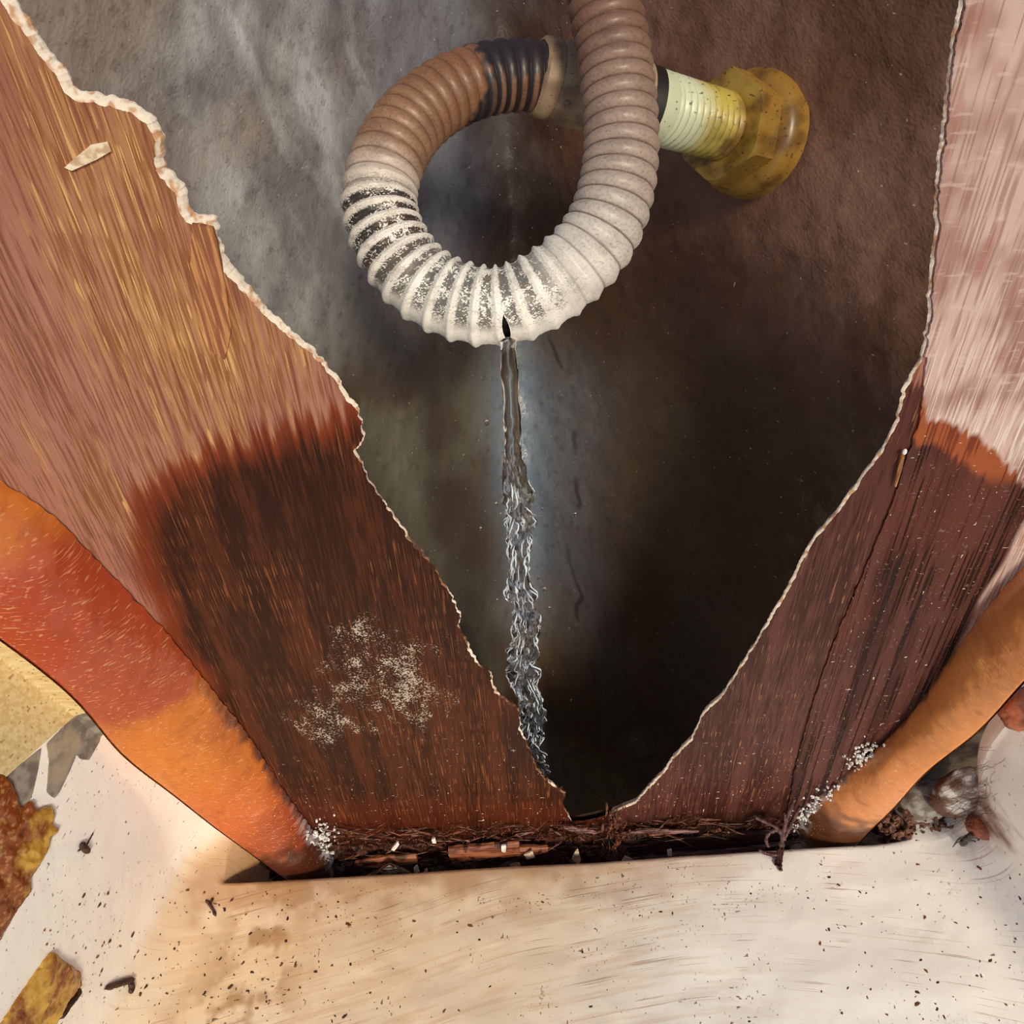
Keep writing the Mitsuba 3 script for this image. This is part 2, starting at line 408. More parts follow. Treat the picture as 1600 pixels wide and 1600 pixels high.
def liner_col(p, n, uv):
    x, y, z = p.x, p.y, p.z
    b = fbm(x * 16, y * 22, z * 16, 3)
    c = lerp3(C(240, 222, 196), C(230, 206, 172), smoothstep(.35, .7, b))
    c = lerp3(c, C(250, 248, 244), smoothstep(-.04, .20, x - (y - .30) * .6 + (b - .5) * .12))
    wallm = smoothstep(.02, .05, z - ZF)
    c = lerp3(c, C(250, 246, 239), wallm)
    # brown run-off close to the lip
    lip = smoothstep(.045, .0, LIP_Y - y + (fbm(x * 60, y * 60, 1.0, 3) - .5) * .05) * smoothstep(.03, .01, z - ZF)
    c = lerp3(c, C(170, 112, 62), lip * .6 * smoothstep(.25, .0, x))
    # dirt gathered in the cove at the foot of the side
    cove = smoothstep(.07, .0, dr.abs(x + .20 + (.33 - y) * .25)) * smoothstep(.06, .0, z - ZF)
    c = lerp3(c, C(172, 134, 92), cove * smoothstep(.35, .65, fbm(x * 70, y * 70, 3.0, 3)) * .85)
    # sweeping scratches
    wx, wy = x, y + .45 * x * x - .10 * x + .035 * noise(x * 7, y * 7, 3.0)
    sc = noise(wx * 26 + 3, wy * 1500, 2.0)
    c = lerp3(c, C(150, 100, 56), smoothstep(.78, .92, sc) * smoothstep(.4, .62, fbm(x * 25, y * 30, 7.0, 2)) * .5 * (1 - wallm))
    c = lerp3(c, C(205, 158, 104), smoothstep(.45, .8, fbm(wx * 30, wy * 320, 5.0, 3)) * .28 * (1 - wallm) * smoothstep(.25, .05, x))
    hd = dr.sqrt(dr.square(x - HOL[0]) + dr.square(y - HOL[1]) + dr.square(z - HOL[2])) + (fbm(x * 70, y * 70, z * 70, 3) - .5) * .05
    c = lerp3(c, C(150, 96, 62), smoothstep(.050, .012, hd) * .75)
    c = lerp3(c, C(88, 56, 42), smoothstep(.028, .006, hd) * .8)
    sp = noise(x * 640, y * 640, z * 640)
    c = lerp3(c, C(92, 52, 30), smoothstep(.86, .92, sp) * smoothstep(.35, .6, fbm(x * 20, y * 20, z * 20, 2)) * .8)
    c = lerp3(c, C(70, 45, 35), smoothstep(.915, .94, noise(x * 300, y * 300, z * 300 + 2)) * .8)
    return c


mat('m_liner', liner_col, .38, lambda p, n, uv: fbm(p.x * 45, p.y * 60, p.z * 45, 3), .0012, coat=.2)

# ================================================================ plywood bulkhead with the broken hole
eL = wiggle(pxz(EDGE_L), .0008, .0014, 3, 330); eR = wiggle(pxz(EDGE_R), .0008, .0009, 5, 330)
mid = lambda a, b: [((p[0] + q[0]) / 2, (p[1] + q[1]) / 2) for p, q in zip(a, b)]
botL = pxz(mid(FIL_L_IN, FIL_L_OUT)[2:10]); botR = pxz(mid(FIL_R_IN, FIL_R_OUT)[2:10])
bot = wiggle(np.array([at(x, y, DB)[XZ] for x, y in [(470, 1330), (600, 1322), (760, 1312), (900, 1306), (1060, 1300), (1200, 1300), (1300, 1296)]]), .0012, .0035, 11, 300)
ringpts = np.vstack([eL, eR, pxz([(1760, -170), (1740, 650)]), botR[::-1], bot[::-1], botL[::-1], pxz([(-230, 700), (-230, -170)])])
back_poly = Polygon(ringpts).buffer(0).buffer(-.003)
# the face veneer is torn a little further back than the core
offs = 0.0002 + .0014 * np.clip(meshkit.fbm(np.c_[eL * 90, eL[:, 0] * 0], 3, 4) * 2 - .7, 0, 1) + .0022 * np.clip((eL[:, 1] - .83) / .1, 0, 1)
tl = np.gradient(eL, axis=0); tl /= np.linalg.norm(tl, axis=1, keepdims=True)
eLf = eL + np.c_[tl[:, 1], -tl[:, 0]] * offs[:, None]
offs = 0.0004 + .0012 * np.clip(meshkit.fbm(np.c_[eR * 90, eR[:, 0] * 0], 3, 6) * 2 - .7, 0, 1)
tr_ = np.gradient(eR, axis=0); tr_ /= np.linalg.norm(tr_, axis=1, keepdims=True)
eRf = eR + np.c_[tr_[:, 1], -tr_[:, 0]] * offs[:, None]
front_ring = np.vstack([eLf, eRf, ringpts[len(eL) + len(eR):]])
front_poly = Polygon(front_ring)
if not front_poly.is_valid: front_poly = front_poly.buffer(0)
if front_poly.geom_type != 'Polygon': front_poly = max(front_poly.geoms, key=lambda g: g.area)
BULK = 'plywood_bulkhead'
fv, ff, _ = sheet(front_poly, DB, .0035, True)
put('panel', (fv, ff), 'm_plywood', BULK, uv=fv[:, XZ])
if back_poly.geom_type != 'Polygon': back_poly = max(back_poly.geoms, key=lambda g: g.area)
bv, bf, _ = sheet(back_poly, DB + .006, .02, False)
put('back_face', (bv, bf), 'm_back', BULK)


def edge_strip(front, back, Y, thick, seed, top):
    """the broken edge: a pale lip, undercut where the wet plies have rotted away"""
    vis = .0016 + (thick - .0016) * np.clip((back[:, 1] - top) / .08, 0, 1) * np.clip(1.3 * meshkit.fbm(np.c_[back * 60, back[:, 0] * 0], 2, seed), .5, 1)
    t = np.gradient(back, axis=0); t /= np.linalg.norm(t, axis=1, keepdims=True); inward = np.c_[t[:, 1], -t[:, 0]]
    rows = []
    for k, (w, y) in enumerate(((0, 0 * vis), (.6, vis * .3), (1, vis * .7), (1, vis), (1, vis + .0004))):
        q = front * (1 - w) + back * w + (inward * .0006 if k == 4 else 0)
        j = (meshkit.fbm(np.c_[q * 500, np.full(len(q), k)], 2, seed) - .5) * .0005 * (0 < k < 4)
        rows.append(np.c_[q[:, 0] + j, Y + y, q[:, 1] + j])
    q = back + inward * .003; rows.append(np.c_[q[:, 0], np.full(len(q), Y + thick), q[:, 1]])
    v = np.stack(rows, 1); n, m = v.shape[:2]
    return v.reshape(-1, 3), grid_faces(n, m)


put('torn_edge', edge_strip(eLf, eL, DB, .006, 1, .84), 'm_torn', BULK)
put('torn_edge', edge_strip(eRf, eR, DB, .006, 2, 1.02), 'm_torn', BULK)
# the loose face veneer on the right, split from the strip beside it by a long crack
CRACK = [(1448, 556), (1442, 600), (1436, 650), (1418, 706), (1402, 760), (1370, 840), (1332, 930), (1302, 1000), (1272, 1088), (1243, 1190), (1226, 1290)]
cr = wiggle(pxz(CRACK), .0012, .0009, 21)
hi = eRf[eRf[:, 1] > pxz([(1448, 556)])[0, 1] + .0005] + [.0003, 0]
vpoly = Polygon(np.vstack([cr[::-1], hi, pxz([(1760, -170), (1740, 650)]), botR[::-1]])).buffer(0)
if vpoly.geom_type != 'Polygon': vpoly = max(vpoly.geoms, key=lambda g: g.area)
vv, vf, nr = sheet(vpoly, DB - .0016, .0035, True)
ring = vv[:nr]; side = np.vstack([ring, ring + [0, .0016, 0]]); j = np.arange(nr)
sf = np.c_[j, (j + 1) % nr, (j + 1) % nr + nr, j + nr]
vm = (np.vstack([vv, side]), np.vstack([vf, tris(sf) + len(vv)]))
put('face_veneer', vm, 'm_veneer', BULK, uv=vm[0][:, XZ])
# a long splinter lifting from the left half
sp_poly = Polygon(wiggle(pxz([(301, 348), (334, 352), (341, 384), (352, 440), (362, 520), (352, 560), (330, 545), (306, 470), (298, 420), (301, 348)]), .0015, .0008, 31)).buffer(0)
sv, sf_, nr = sheet(sp_poly, DB - .002, .003, True)
ring = sv[:nr]; j = np.arange(nr)
sm = (np.vstack([sv, ring, ring + [0, .0022, 0]]), np.vstack([sf_, tris(np.c_[j, (j + 1) % nr, (j + 1) % nr + nr, j + nr]) + len(sv)]))


def splinter_col(p, n, uv):
    g = fbm(p.x * 1200, p.z * 50, 0, 2)
    return lerp3(C(190, 134, 84), C(138, 84, 56), smoothstep(.35, .65, g))


mat('m_splinter', splinter_col, .6)
k = put('splinter', sm, 'm_splinter', BULK); tag(k, 'long orange splinter lifting beside the torn edge')
tag(BULK, 'broken plywood bulkhead with a jagged V-shaped hole, dark and wet along its foot', 'bulkhead panel')


# ================================================================ orange resin fillets where the bulkhead meets the hull
def fillet(inner, outer, key, label, seed, n=260, m=28):
    A = spline(np.array([at(x, y, DB - .001) for x, y in inner]), n)
    zfoot = lambda y: .022 + .030 * min(1, max(0, (1330 - y) / 260))
    B = spline(np.array([at(x, y, DB - zfoot(y)) for x, y in outer]), n)
    t = np.gradient((A + B) / 2, axis=0)
    nrm = np.cross(t, B - A); nrm /= np.linalg.norm(nrm, axis=1, keepdims=True)
    if (nrm * (CAM - (A + B) / 2)).sum(1).mean() < 0: nrm = -nrm
    s = np.linspace(0, 1, m)
    v = A[:, None] * (1 - s)[None, :, None] + B[:, None] * s[None, :, None]
    bulge = .0095 * np.sin(np.pi * s) ** .8
    lump = (meshkit.fbm(v * 26, 3, seed) - .5) * .007 * np.sin(np.pi * s)[None]
    fine = (meshkit.fbm(v * 120, 3, seed + 5) - .5) * .0011 * np.minimum(1, np.sin(np.pi * s) * 3)[None]
    v = v + nrm[:, None] * (bulge[None] + lump + fine)[..., None]
    # ragged edge over the plywood
    rag = (meshkit.fbm(A * 220, 3, seed + 9) - .5) * .0028
    v[:, :4] += ((A - B) / np.linalg.norm(A - B, axis=1, keepdims=True) * rag[:, None])[:, None] * np.array([1, .7, .4, .1])[None, :, None]
    w = np.concatenate([(v[:, -1] + (B - A) * .02 + [0, .03, 0])[:, None]], 1)      # tucks in behind the side
    v = np.concatenate([v, w], 1); m += 1
    u = np.linspace(0, 1, n)
    uv = np.stack(np.broadcast_arrays(u[:, None], np.r_[s, 1.0][None]), -1).reshape(-1, 2)
    v = v.reshape(-1, 3)
    kk = put(key, (v, grid_faces(n, m)), 'm_resin', smooth=True, uv=uv)
    tag(kk, label, 'resin fillet')


fillet(FIL_L_IN, FIL_L_OUT, 'resin_fillet', 'glossy orange-red resin fillet sloping down beside the plywood, ending at a white crusted foot', 2)
fillet(FIL_R_IN, FIL_R_OUT, 'resin_fillet', 'lighter orange resin fillet below the pale veneer, beside the dirty hair-filled hollow', 8)

# ================================================================ hull behind the bulkhead
def stem_y(z):
    return np.interp(z, [-.1, .2, .55, .9, 1.3], [.50, .62, .78, .86, .90])


zz = np.linspace(-.12, 1.16, 240); uu = np.linspace(-1, 1, 321)
ys = stem_y(zz)
K = .67 * np.interp(zz, [-.1, .1, .3, .5, 1.3], [.55, .75, .95, 1, 1])
front_y = DB + .012
V = np.zeros((len(zz), len(uu), 3))
for i, z in enumerate(zz):
    s = np.abs(uu) * (ys[i] - front_y)
    rr = .035
    V[i, :, 0] = np.sign(uu) * K[i] * s + .018
    V[i, :, 1] = ys[i] - (np.sqrt(s * s + rr * rr) - rr)
    V[i, :, 2] = z
V[:, :, 1] += (meshkit.fbm(V * 11, 4, 3) - .5) * .030 + (meshkit.fbm(V * 60, 3, 4) - .5) * .006
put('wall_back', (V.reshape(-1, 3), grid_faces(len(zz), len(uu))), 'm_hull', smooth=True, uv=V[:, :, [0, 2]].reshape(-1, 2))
tag('wall_back', 'grimy grey and brown inside of the hull meeting at the stem behind the hole', kind='structure')

# ================================================================ white liner in front: floor and both sides, one swept profile
LEFT_W = [(-420, 700), (-280, 830), (-120, 945), (0, 1035), (100, 1110), (180, 1180), (235, 1250), (262, 1310), (272, 1350)]
RIGHT_W = [(1475, 1308), (1515, 1285), (1528, 1250), (1530, 1210), (1540, 1165), (1575, 1120), (1640, 1060), (1690, 1020)]
lw = np.array([at(x, y, LIP_Y) for x, y in LEFT_W]); rw = np.array([at(x, y, LIP_Y) for x, y in RIGHT_W])
flr = np.array([[at(x, 1352, LIP_Y)[0], LIP_Y, ZF] for x in (330, 420, 560, 700, 815, 950, 1100, 1250, 1350)])
prof = np.vstack([lw, flr, rw])
s = np.r_[0, np.cumsum(np.linalg.norm(np.diff(prof, axis=0), axis=1))]
from scipy.interpolate import PchipInterpolator
pc = PchipInterpolator(s, prof)
N = 420; su = np.linspace(0, s[-1], N); P = pc(su); P = np.c_[np.convolve(np.pad(P[:, 0], 8, 'edge'), np.ones(17) / 17, 'valid'), P[:, 1], np.convolve(np.pad(P[:, 2], 8, 'edge'), np.ones(17) / 17, 'valid')]
sfl, sfr = s[len(lw)], s[len(lw) + len(flr) - 1]
fl = np.clip((su - sfl + .03) / .03, 0, 1) * np.clip((sfr + .03 - su) / .03, 0, 1)      # 1 on the floor
rows = []
for mm in np.linspace(.45, 0.004, 150) ** 1.0:
    q = P.copy(); q[:, 0] = P[:, 0] * (1 + .9 * mm) ; q[:, 1] = LIP_Y - mm
    rows.append(q)
for a in np.linspace(0, 90, 9)[1:]:
    q = P.copy(); a = math.radians(a)
    wall_in = 1 - fl
    q[:, 1] = LIP_Y - .004 + .005 * math.sin(a) + wall_in * .030 * a / (math.pi / 2) * (P[:, 0] < 0)
    q[:, 2] = P[:, 2] - fl * .005 * (1 - math.cos(a))
    q[:, 0] = P[:, 0] - -1 * wall_in * .03 * (a / (math.pi / 2)) ** 1.5 * (P[:, 0] < 0)
    rows.append(q)
q = rows[-1].copy(); q[:, 2] -= fl * .10; q[:, 1] += (1 - fl) * np.where(P[:, 0] < 0, .06, .012); q[:, 0] += (1 - fl) * np.where(P[:, 0] < 0, .07, .004); rows.append(q)
L = np.array(rows)
L[:, :, 2] += ((meshkit.fbm(np.stack([L[..., 0] * 14, L[..., 1] * 22, L[..., 0] * 0], -1), 3, 12) - .5) * .006) * fl[None]
iL, iR = int(np.searchsorted(su, sfl)) - 6, int(np.searchsorted(su, sfr)) + 6
for nm, a, b in (('wall_left', 0, iL + 1), ('floor', iL, iR + 1), ('wall_right', iR, N)):
    G = L[:, a:b]
    put(nm, (G.reshape(-1, 3), grid_faces(G.shape[0], G.shape[1])), 'm_liner', smooth=True, uv=G[:, :, :2].reshape(-1, 2))
tag('floor', 'cream white scratched gelcoat ledge below the broken bulkhead', kind='structure')
tag('wall_left', 'white hull side with dirt specks below the orange-red fillet', kind='structure')
tag('wall_right', 'white hull side to the right of the dirty hollow', kind='structure')

# ================================================================ corrugated hose
HC = [(936, -150, .476), (938, -90, .476), (941, -20, .476), (955, 60, .476), (967, 150, .475), (971, 220, .474), (962, 300, .473), (938, 365, .473), (898, 415, .474), (845, 455, .476), (785, 478, .478),
      (720, 472, .480), (660, 442, .482), (616, 390, .484), (593, 325, .487), (606, 250, .493), (645, 188, .503), (700, 146, .512), (760, 124, .522), (815, 118, .528), (868, 124, .533)]
hp = np.array([atd(*c) for c in HC])
seg = np.r_[0, np.cumsum(np.linalg.norm(np.diff(hp, axis=0), axis=1))]
cs = CubicSpline(seg, hp)
fine = cs(np.linspace(0, seg[-1], 6000)); fs = np.r_[0, np.cumsum(np.linalg.norm(np.diff(fine, axis=0), axis=1))]
SC = np.interp(seg, np.linspace(0, seg[-1], 6000), fs)          # arc length at every control point
LEN = fs[-1]
PITCH_H = LEN / round(LEN / .0083)
S_SLIT = SC[10] - .0010
NS, NT = 1500, 112
hs = np.unique(np.r_[np.linspace(0, LEN, NS), S_SLIT]); kslit = int(np.searchsorted(hs, S_SLIT)); hs = np.insert(hs, kslit, S_SLIT)
path = np.stack([np.interp(hs, fs, fine[:, k]) for k in range(3)], -1)
tt, nn, bb = [np.stack([np.interp(hs, fs, q[:, k]) for k in range(3)], -1) for q in frames(fine, -FW)]
th = np.linspace(0, 2 * np.pi, NT, endpoint=False)             # 0 faces the viewer
Rr = np.interp(hs, [0, SC[5], SC[7], SC[9], SC[11], SC[14], SC[17], LEN], [.0200, .0203, .0212, .0222, .0222, .0212, .0205, .0203])
PS = [0, float(SC[6]), float(SC[9]), float(SC[12]), float(SC[14]), float(LEN)]; PF = [1, 1, 1.32, 1.22, .98, .98]      # the ribs are pulled apart round the lowest bend
gs = np.linspace(0, LEN, 4000); PHASE = np.r_[0, np.cumsum(np.diff(gs) / (.0085 * np.interp(gs[1:], PS, PF)))]
phase = np.interp(hs, gs, PHASE); ph = phase % 1.0
convex = np.abs(np.sin(np.pi * ph)) ** .62                      # round ribs, narrow grooves
thin = np.exp(-((ph - .5) / .16) ** 2)                           # narrow ridges, wide valleys
wthin = np.interp(hs, [SC[7], SC[9], SC[13], SC[15]], [0, 1, 1, 0])
prof_h = convex * (1 - wthin) + (thin * .8 + .2 * convex) * wthin
amp = np.interp(hs, [0, SC[8], SC[9], SC[14], LEN], [.0026, .0026, .0024, .0024, .0022])
# outer side of the bend, seen in the loop's plane: direction from the loop's centre
ctr = hp[7:18].mean(0)
out = path - ctr; out -= tt * (out * tt).sum(1, keepdims=True); out /= np.linalg.norm(out, axis=1, keepdims=True)
po = np.arctan2((out * bb).sum(1), (out * nn).sum(1))
flat = np.exp(-((hs - (S_SLIT - .017)) / .013) ** 2)[:, None] * np.exp(-(((th[None] - (po * .55)[:, None] + np.pi) % (2 * np.pi) - np.pi) / .75) ** 2)   # smoothed, swollen patch beside the tear
depth = amp[:, None] * (1 - prof_h[:, None] * np.ones((1, NT)))
depth = depth * (1 - .95 * flat) + .0006 * flat
R = Rr[:, None] - depth
# the tear: the ring at S_SLIT opens into a lens
dth = (th - (po[kslit] * .62) + np.pi) % (2 * np.pi) - np.pi
wid = .0019 * np.clip(1 - (dth / .42) ** 2, 0, 1) ** .8
shift = np.zeros((len(hs), NT))
for i in range(len(hs)):
    d = hs[i] - S_SLIT
    if i < kslit or i == kslit: shift[i] = -wid * np.exp(d / .006)
    else: shift[i] = wid * np.exp(-d / .006)
dirs = np.cos(th)[None, :, None] * nn[:, None] + np.sin(th)[None, :, None] * bb[:, None]
HV = path[:, None] + R[..., None] * dirs + shift[..., None] * tt[:, None]
HV += dirs * ((meshkit.fbm(HV * 300, 2, 3) - .5) * .0003)[..., None]
uvh = np.stack([np.broadcast_to(hs[:, None], R.shape), np.broadcast_to(((th + np.pi) % (2 * np.pi) - np.pi)[None], R.shape)], -1)
va, fa = HV[:kslit + 1].reshape(-1, 3), tris(grid_faces(kslit + 1, NT, True))
vb, fb = HV[kslit + 1:].reshape(-1, 3), tris(grid_faces(len(hs) - kslit - 1, NT, True))
# inner wall, so that the tear opens on a dark bore
pi_ = path[::12]; IV = pi_[:, None] + .0165 * dirs[::12]
HM = (np.vstack([va, vb, IV.reshape(-1, 3)]), np.vstack([fa, fb + len(va), tris(grid_faces(len(pi_), NT, True)) + len(va) + len(vb)]))
uvm = np.vstack([uvh[:kslit + 1].reshape(-1, 2), uvh[kslit + 1:].reshape(-1, 2), np.c_[np.full(IV.shape[0] * NT, -1.0), np.zeros(IV.shape[0] * NT)]])
SCf = [float(q) for q in SC]; P_H = float(PITCH_H); PO = [float(q) for q in np.interp(SC, hs, np.unwrap(po))]


GK = [float(q) for q in np.r_[np.linspace(0, SC[6], 2), np.linspace(SC[6], SC[14], 17)[1:], LEN]]; GP = [float(q) for q in np.interp(GK, gs, PHASE)]


def hose_col(p, n, uv):
    s_, a = uv.x, uv.y
    base = pcol(s_, [SCf[1], SCf[3], SCf[4], SCf[6], SCf[8], SCf[9], SCf[13], SCf[14], SCf[15], SCf[17]],
                [srgb(112, 76, 62), srgb(130, 98, 84), srgb(154, 128, 114), srgb(178, 162, 152), srgb(230, 224, 216), srgb(250, 246, 238), srgb(246, 242, 234), srgb(238, 230, 220), srgb(158, 122, 96), srgb(134, 94, 68)])
    q = noise(p.x * 240, p.y * 240, p.z * 240)
    fineq = noise(p.x * 1500, p.y * 1500, p.z * 1500)
    base = lerp3(base, base * .78, smoothstep(.4, .8, fbm(p.x * 90, p.y * 90, p.z * 90, 3)))
    ph_ = plin(s_, GK, GP); ph_ = ph_ - dr.floor(ph_)
    thin_ = plin(s_, [SCf[7], SCf[9], SCf[13], SCf[15]], [0, 1, 1, 0])
    valley = smoothstep(.16, .34, dr.abs(ph_ - .5) + (fineq - .5) * .10)
    # mould in the valleys of the lower left bends, away from the washed outer side
    zone = plin(s_, [SCf[8], SCf[9], SCf[12], SCf[13], SCf[14], SCf[14] + .012], [.0, .85, .85, 1.0, 1.0, 0])
    outer = plin(s_, [SCf[k] for k in range(7, 18)], PO[7:18])
    washed = dr.cos(a - outer)                       # 1 on the outside of the bend
    side = smoothstep(.97, .70, washed - .25 * plin(s_, [SCf[12], SCf[13]], [0, 1]))
    mould = zone * dr.minimum(1, valley * 1.3) * side * smoothstep(.34, .56, fineq * .50 + .22 * noise(p.x * 700, p.y * 700, p.z * 700) + q * .34 + .26 * noise(s_ * 45, a * 2.2, 7.0) - .12)
    base = lerp3(base, lerp3(C(66, 40, 26), C(30, 26, 27), smoothstep(.35, .65, noise(s_ * 60, a * 2.0, 2.0))), mould * .97)
    base = lerp3(base, C(148, 116, 92), zone * side * (1 - valley) * smoothstep(.4, .75, fineq * .5 + q * .5) * .40)
    base = lerp3(base, C(96, 66, 52), smoothstep(.40, .5, dr.abs(ph_ - .5)) * .85 * (1 - thin_))       # grime line in every groove
    base = lerp3(base, C(70, 50, 44), smoothstep(.72, .92, fineq) * .40)
    base = lerp3(base, base * .72, smoothstep(.50, .70, noise(p.x * 800, p.y * 800, p.z * 800)) * .6 * (1 - smoothstep(SCf[7], SCf[9], s_) * (1 - smoothstep(SCf[14], SCf[15], s_))))
    # black paint smeared over the last ribs
    bl = smoothstep(SCf[17] + .004, SCf[17] + .012, s_ + dr.sin(a - 1.1) * .012 + (q - .5) * .010) * smoothstep(LEN - .002, LEN - .006, s_ + (q - .5) * .006)
    bl = bl * (1 - .85 * smoothstep(.30, .12, dr.abs(ph_ - .45)) * smoothstep(.55, .1, n.z + (q - .5) * .5) * smoothstep(SCf[17] + .012, SCf[17] + .03, s_))
    base = lerp3(base, C(44, 38, 42), bl)
    return dr.select(s_ < -.5, C(20, 18, 16), base)


mat('m_hose', hose_col, .46, coat=.12)
HOSE = 'corrugated_hose'
put('ribbed_tube', HM, 'm_hose', HOSE, smooth=True, uv=uvm)
# end cuff and the yellow through-hull fitting
A = atd(846, 120, .532); Bq = atd(1008, 163, .554); D_ = atd(1163, 207, .612)
ax = (D_ - Bq) / np.linalg.norm(D_ - Bq)


def cuff_col(p, n, uv):
    f = noise(p.x * 900, p.y * 900, p.z * 900); q = fbm(p.x * 60, p.y * 60, p.z * 60, 3)
    c = lerp3(C(168, 144, 116), C(122, 98, 80), smoothstep(.35, .65, q))
    return lerp3(c, C(70, 52, 42), smoothstep(.78, .9, f) * .6)


mat('m_cuff', cuff_col, .5)
ca = Bq - A; cl = np.linalg.norm(ca)
cp = [(-.004, .0150), (-.004, .0200), (-.002, .0222), (.002, .0232), (.005, .0232), (.007, .0225), (.0075, .0216), (.009, .0228), (.014, .0236), (cl * .7, .0243), (cl - .006, .0243), (cl - .004, .0238), (cl - .004, .0180)]
put('end_cuff', revolve(cp, A, ca), 'm_cuff', HOSE, smooth=25)
can = ca / cl
side_n = -FW - can * np.dot(-FW, can); side_n /= np.linalg.norm(side_n); down = np.cross(can, side_n); down *= np.sign(-down[2])
mb = trimesh.creation.icosphere(3, .0024); mb.apply_translation(A + can * .013 + .0225 * (side_n * .60 + down * .80)); put('moulded_stud', mb, 'm_cuff', HOSE, smooth=True)
mat('m_rubber', srgb(36, 32, 32), .5)
k = put('rubber_collar', revolve([(cl - .006, .019), (cl - .006, .0228), (cl + .004, .0228), (cl + .005, .0215), (cl + .005, .015)], A, ca), 'm_rubber', HOSE, smooth=30); tag(k, 'black rubber collar at the yellow spigot')
tag(HOSE, 'dirty white ribbed hose curled in a loop and torn open at its lowest point', 'hose')
FIT = 'through_hull_fitting'


def yellow_col(p, n, uv):
    q = fbm(p.x * 70, p.y * 70, p.z * 70, 3)
    d = dr.dot(p - mi.Point3f(*Bq.tolist()), mi.Vector3f(*ax.tolist()))
    c = lerp3(C(206, 214, 184), C(190, 172, 84), smoothstep(.022, .050, d + (q - .5) * .012))
    c = lerp3(c, C(150, 114, 50), smoothstep(.054, .078, d + (q - .5) * .02))
    c = lerp3(c, C(84, 56, 28), smoothstep(.45, .75, q) * smoothstep(.03, .06, d) * .7)
    return lerp3(c, C(44, 32, 18), smoothstep(.80, .90, noise(p.x * 520, p.y * 520, p.z * 520)) * .7)


mat('m_yellow', yellow_col, .38, coat=.2)
fl_len = np.linalg.norm(D_ - Bq)
bp = [(-.004, .017), (-.004, .0212), (-.003, .0222), (.009, .0222)]
nth = 13; t0, t1 = .009, fl_len - .012
for i in range(nth * 10 + 1):
    u = i / (nth * 10); bp.append((t0 + (t1 - t0) * u, .0222 - .0017 * (abs(((u * nth) % 1) - .5) * 2) ** 1.2))
put('threaded_spigot', revolve(bp, Bq, ax, 128), 'm_yellow', FIT, smooth=50)
import manifold3d as m3
hx = m3.CrossSection([[(.0375 * math.cos(math.radians(60 * i + 12)), .0375 * math.sin(math.radians(60 * i + 12))) for i in range(6)]])
nut = m3.Manifold.extrude(hx, .020) - m3.Manifold.cylinder(.03, .0212, .0212, 96).translate([0, 0, -.005])
cone = m3.Manifold.revolve(m3.CrossSection([[(0, -.001), (.0335, -.001), (.0385, .003), (.041, .008), (.041, .03), (0, .03)]]), 96)
nut = nut ^ cone
b1 = np.array([0, 0, 1.0]) - ax * ax[2]; b1 /= np.linalg.norm(b1); M4 = np.eye(4); M4[:3, 0] = np.cross(b1, ax); M4[:3, 1] = b1; M4[:3, 2] = ax; M4[:3, 3] = Bq + ax * (fl_len - .025)
mm_ = nut.to_mesh(); nm = trimesh.Trimesh(mm_.vert_properties[:, :3], mm_.tri_verts); nm.apply_transform(M4)
put('hex_nut', nm, 'm_yellow', FIT, smooth=20)
put('flange', revolve([(fl_len - .006, .015), (fl_len - .005, .033), (fl_len - .003, .0385), (fl_len + .001, .0415), (fl_len + .006, .0422), (fl_len + .014, .0422)], Bq, ax, 128), 'm_yellow', FIT, smooth=40)
tag(FIT, 'yellowed plastic through-hull fitting with a threaded spigot and hex nut on the brown hull side', 'hull fitting')

# ================================================================ water
scene['m_water'] = {'type': 'dielectric', 'int_ior': 1.333, 'ext_ior': 1.0}
slit_pt = path[kslit] + Rr[kslit] * (np.cos(po[kslit] * .72) * nn[kslit] + np.sin(po[kslit] * .72) * bb[kslit])
W0 = atd(797, 533, .478); W0 = slit_pt if np.linalg.norm(slit_pt - W0) < .03 else W0
NWS, NWT = 700, 56
hz = np.linspace(0, W0[2] - .02, NWS)
wpx = np.interp(W0[2] - hz, [.10, .32, .40, .47, .53, .58, .63, .68, .715, .735, .75, .78, .9], [.0150, .0150, .0148, .0135, .0120, .0122, .0100, .0085, .0110, .0095, .0078, .0062, .0050])
wth = np.linspace(0, 2 * np.pi, NWT, endpoint=False)
dz = np.clip((hz - .045) / .06, 0, 1)
tw = 26 * hz + 3 * np.sin(hz * 45)
cx = W0[0] + .0018 * np.sin(hz * 60) * dz; cy = W0[1] - .012 * (1 - np.exp(-hz / .03)) * 0 + .0018 * np.cos(hz * 47) * dz
lob = 1 + ((.22 + .12 * np.sin(hz * 70)) * (.3 + .7 * dz))[:, None] * np.cos(2 * (wth[None] - tw[:, None])) + (.02 + .08 * dz)[:, None] * np.cos(3 * (wth[None] + 1.7 * tw[:, None]))
q = np.stack([np.cos(wth)[None] * 2.6 + hz[:, None] * 0, np.sin(wth)[None] * 2.6 + hz[:, None] * 0, np.broadcast_to(hz[:, None] * 55, (NWS, NWT))], -1)
rip = (meshkit.fbm(q, 3, 5) - .5) * .75 * dz[:, None] + (meshkit.fbm(q * [2.5, 2.5, 3.5], 2, 9) - .5) * .35 * dz[:, None]
WR = wpx[:, None] * .78 * (lob + rip)
WR[:3] *= np.array([.05, .5, .85])[:, None]
WV = np.stack([cx[:, None] + WR * np.cos(wth), cy[:, None] + WR * np.sin(wth) * .7, np.broadcast_to((W0[2] - hz)[:, None], WR.shape)], -1)
wvv = WV.reshape(-1, 3); wf = tris(grid_faces(NWS, NWT, True))
jj = np.arange(NWT); e = (NWS - 1) * NWT
wvv = np.vstack([wvv, WV[0].mean(0), WV[-1].mean(0)])
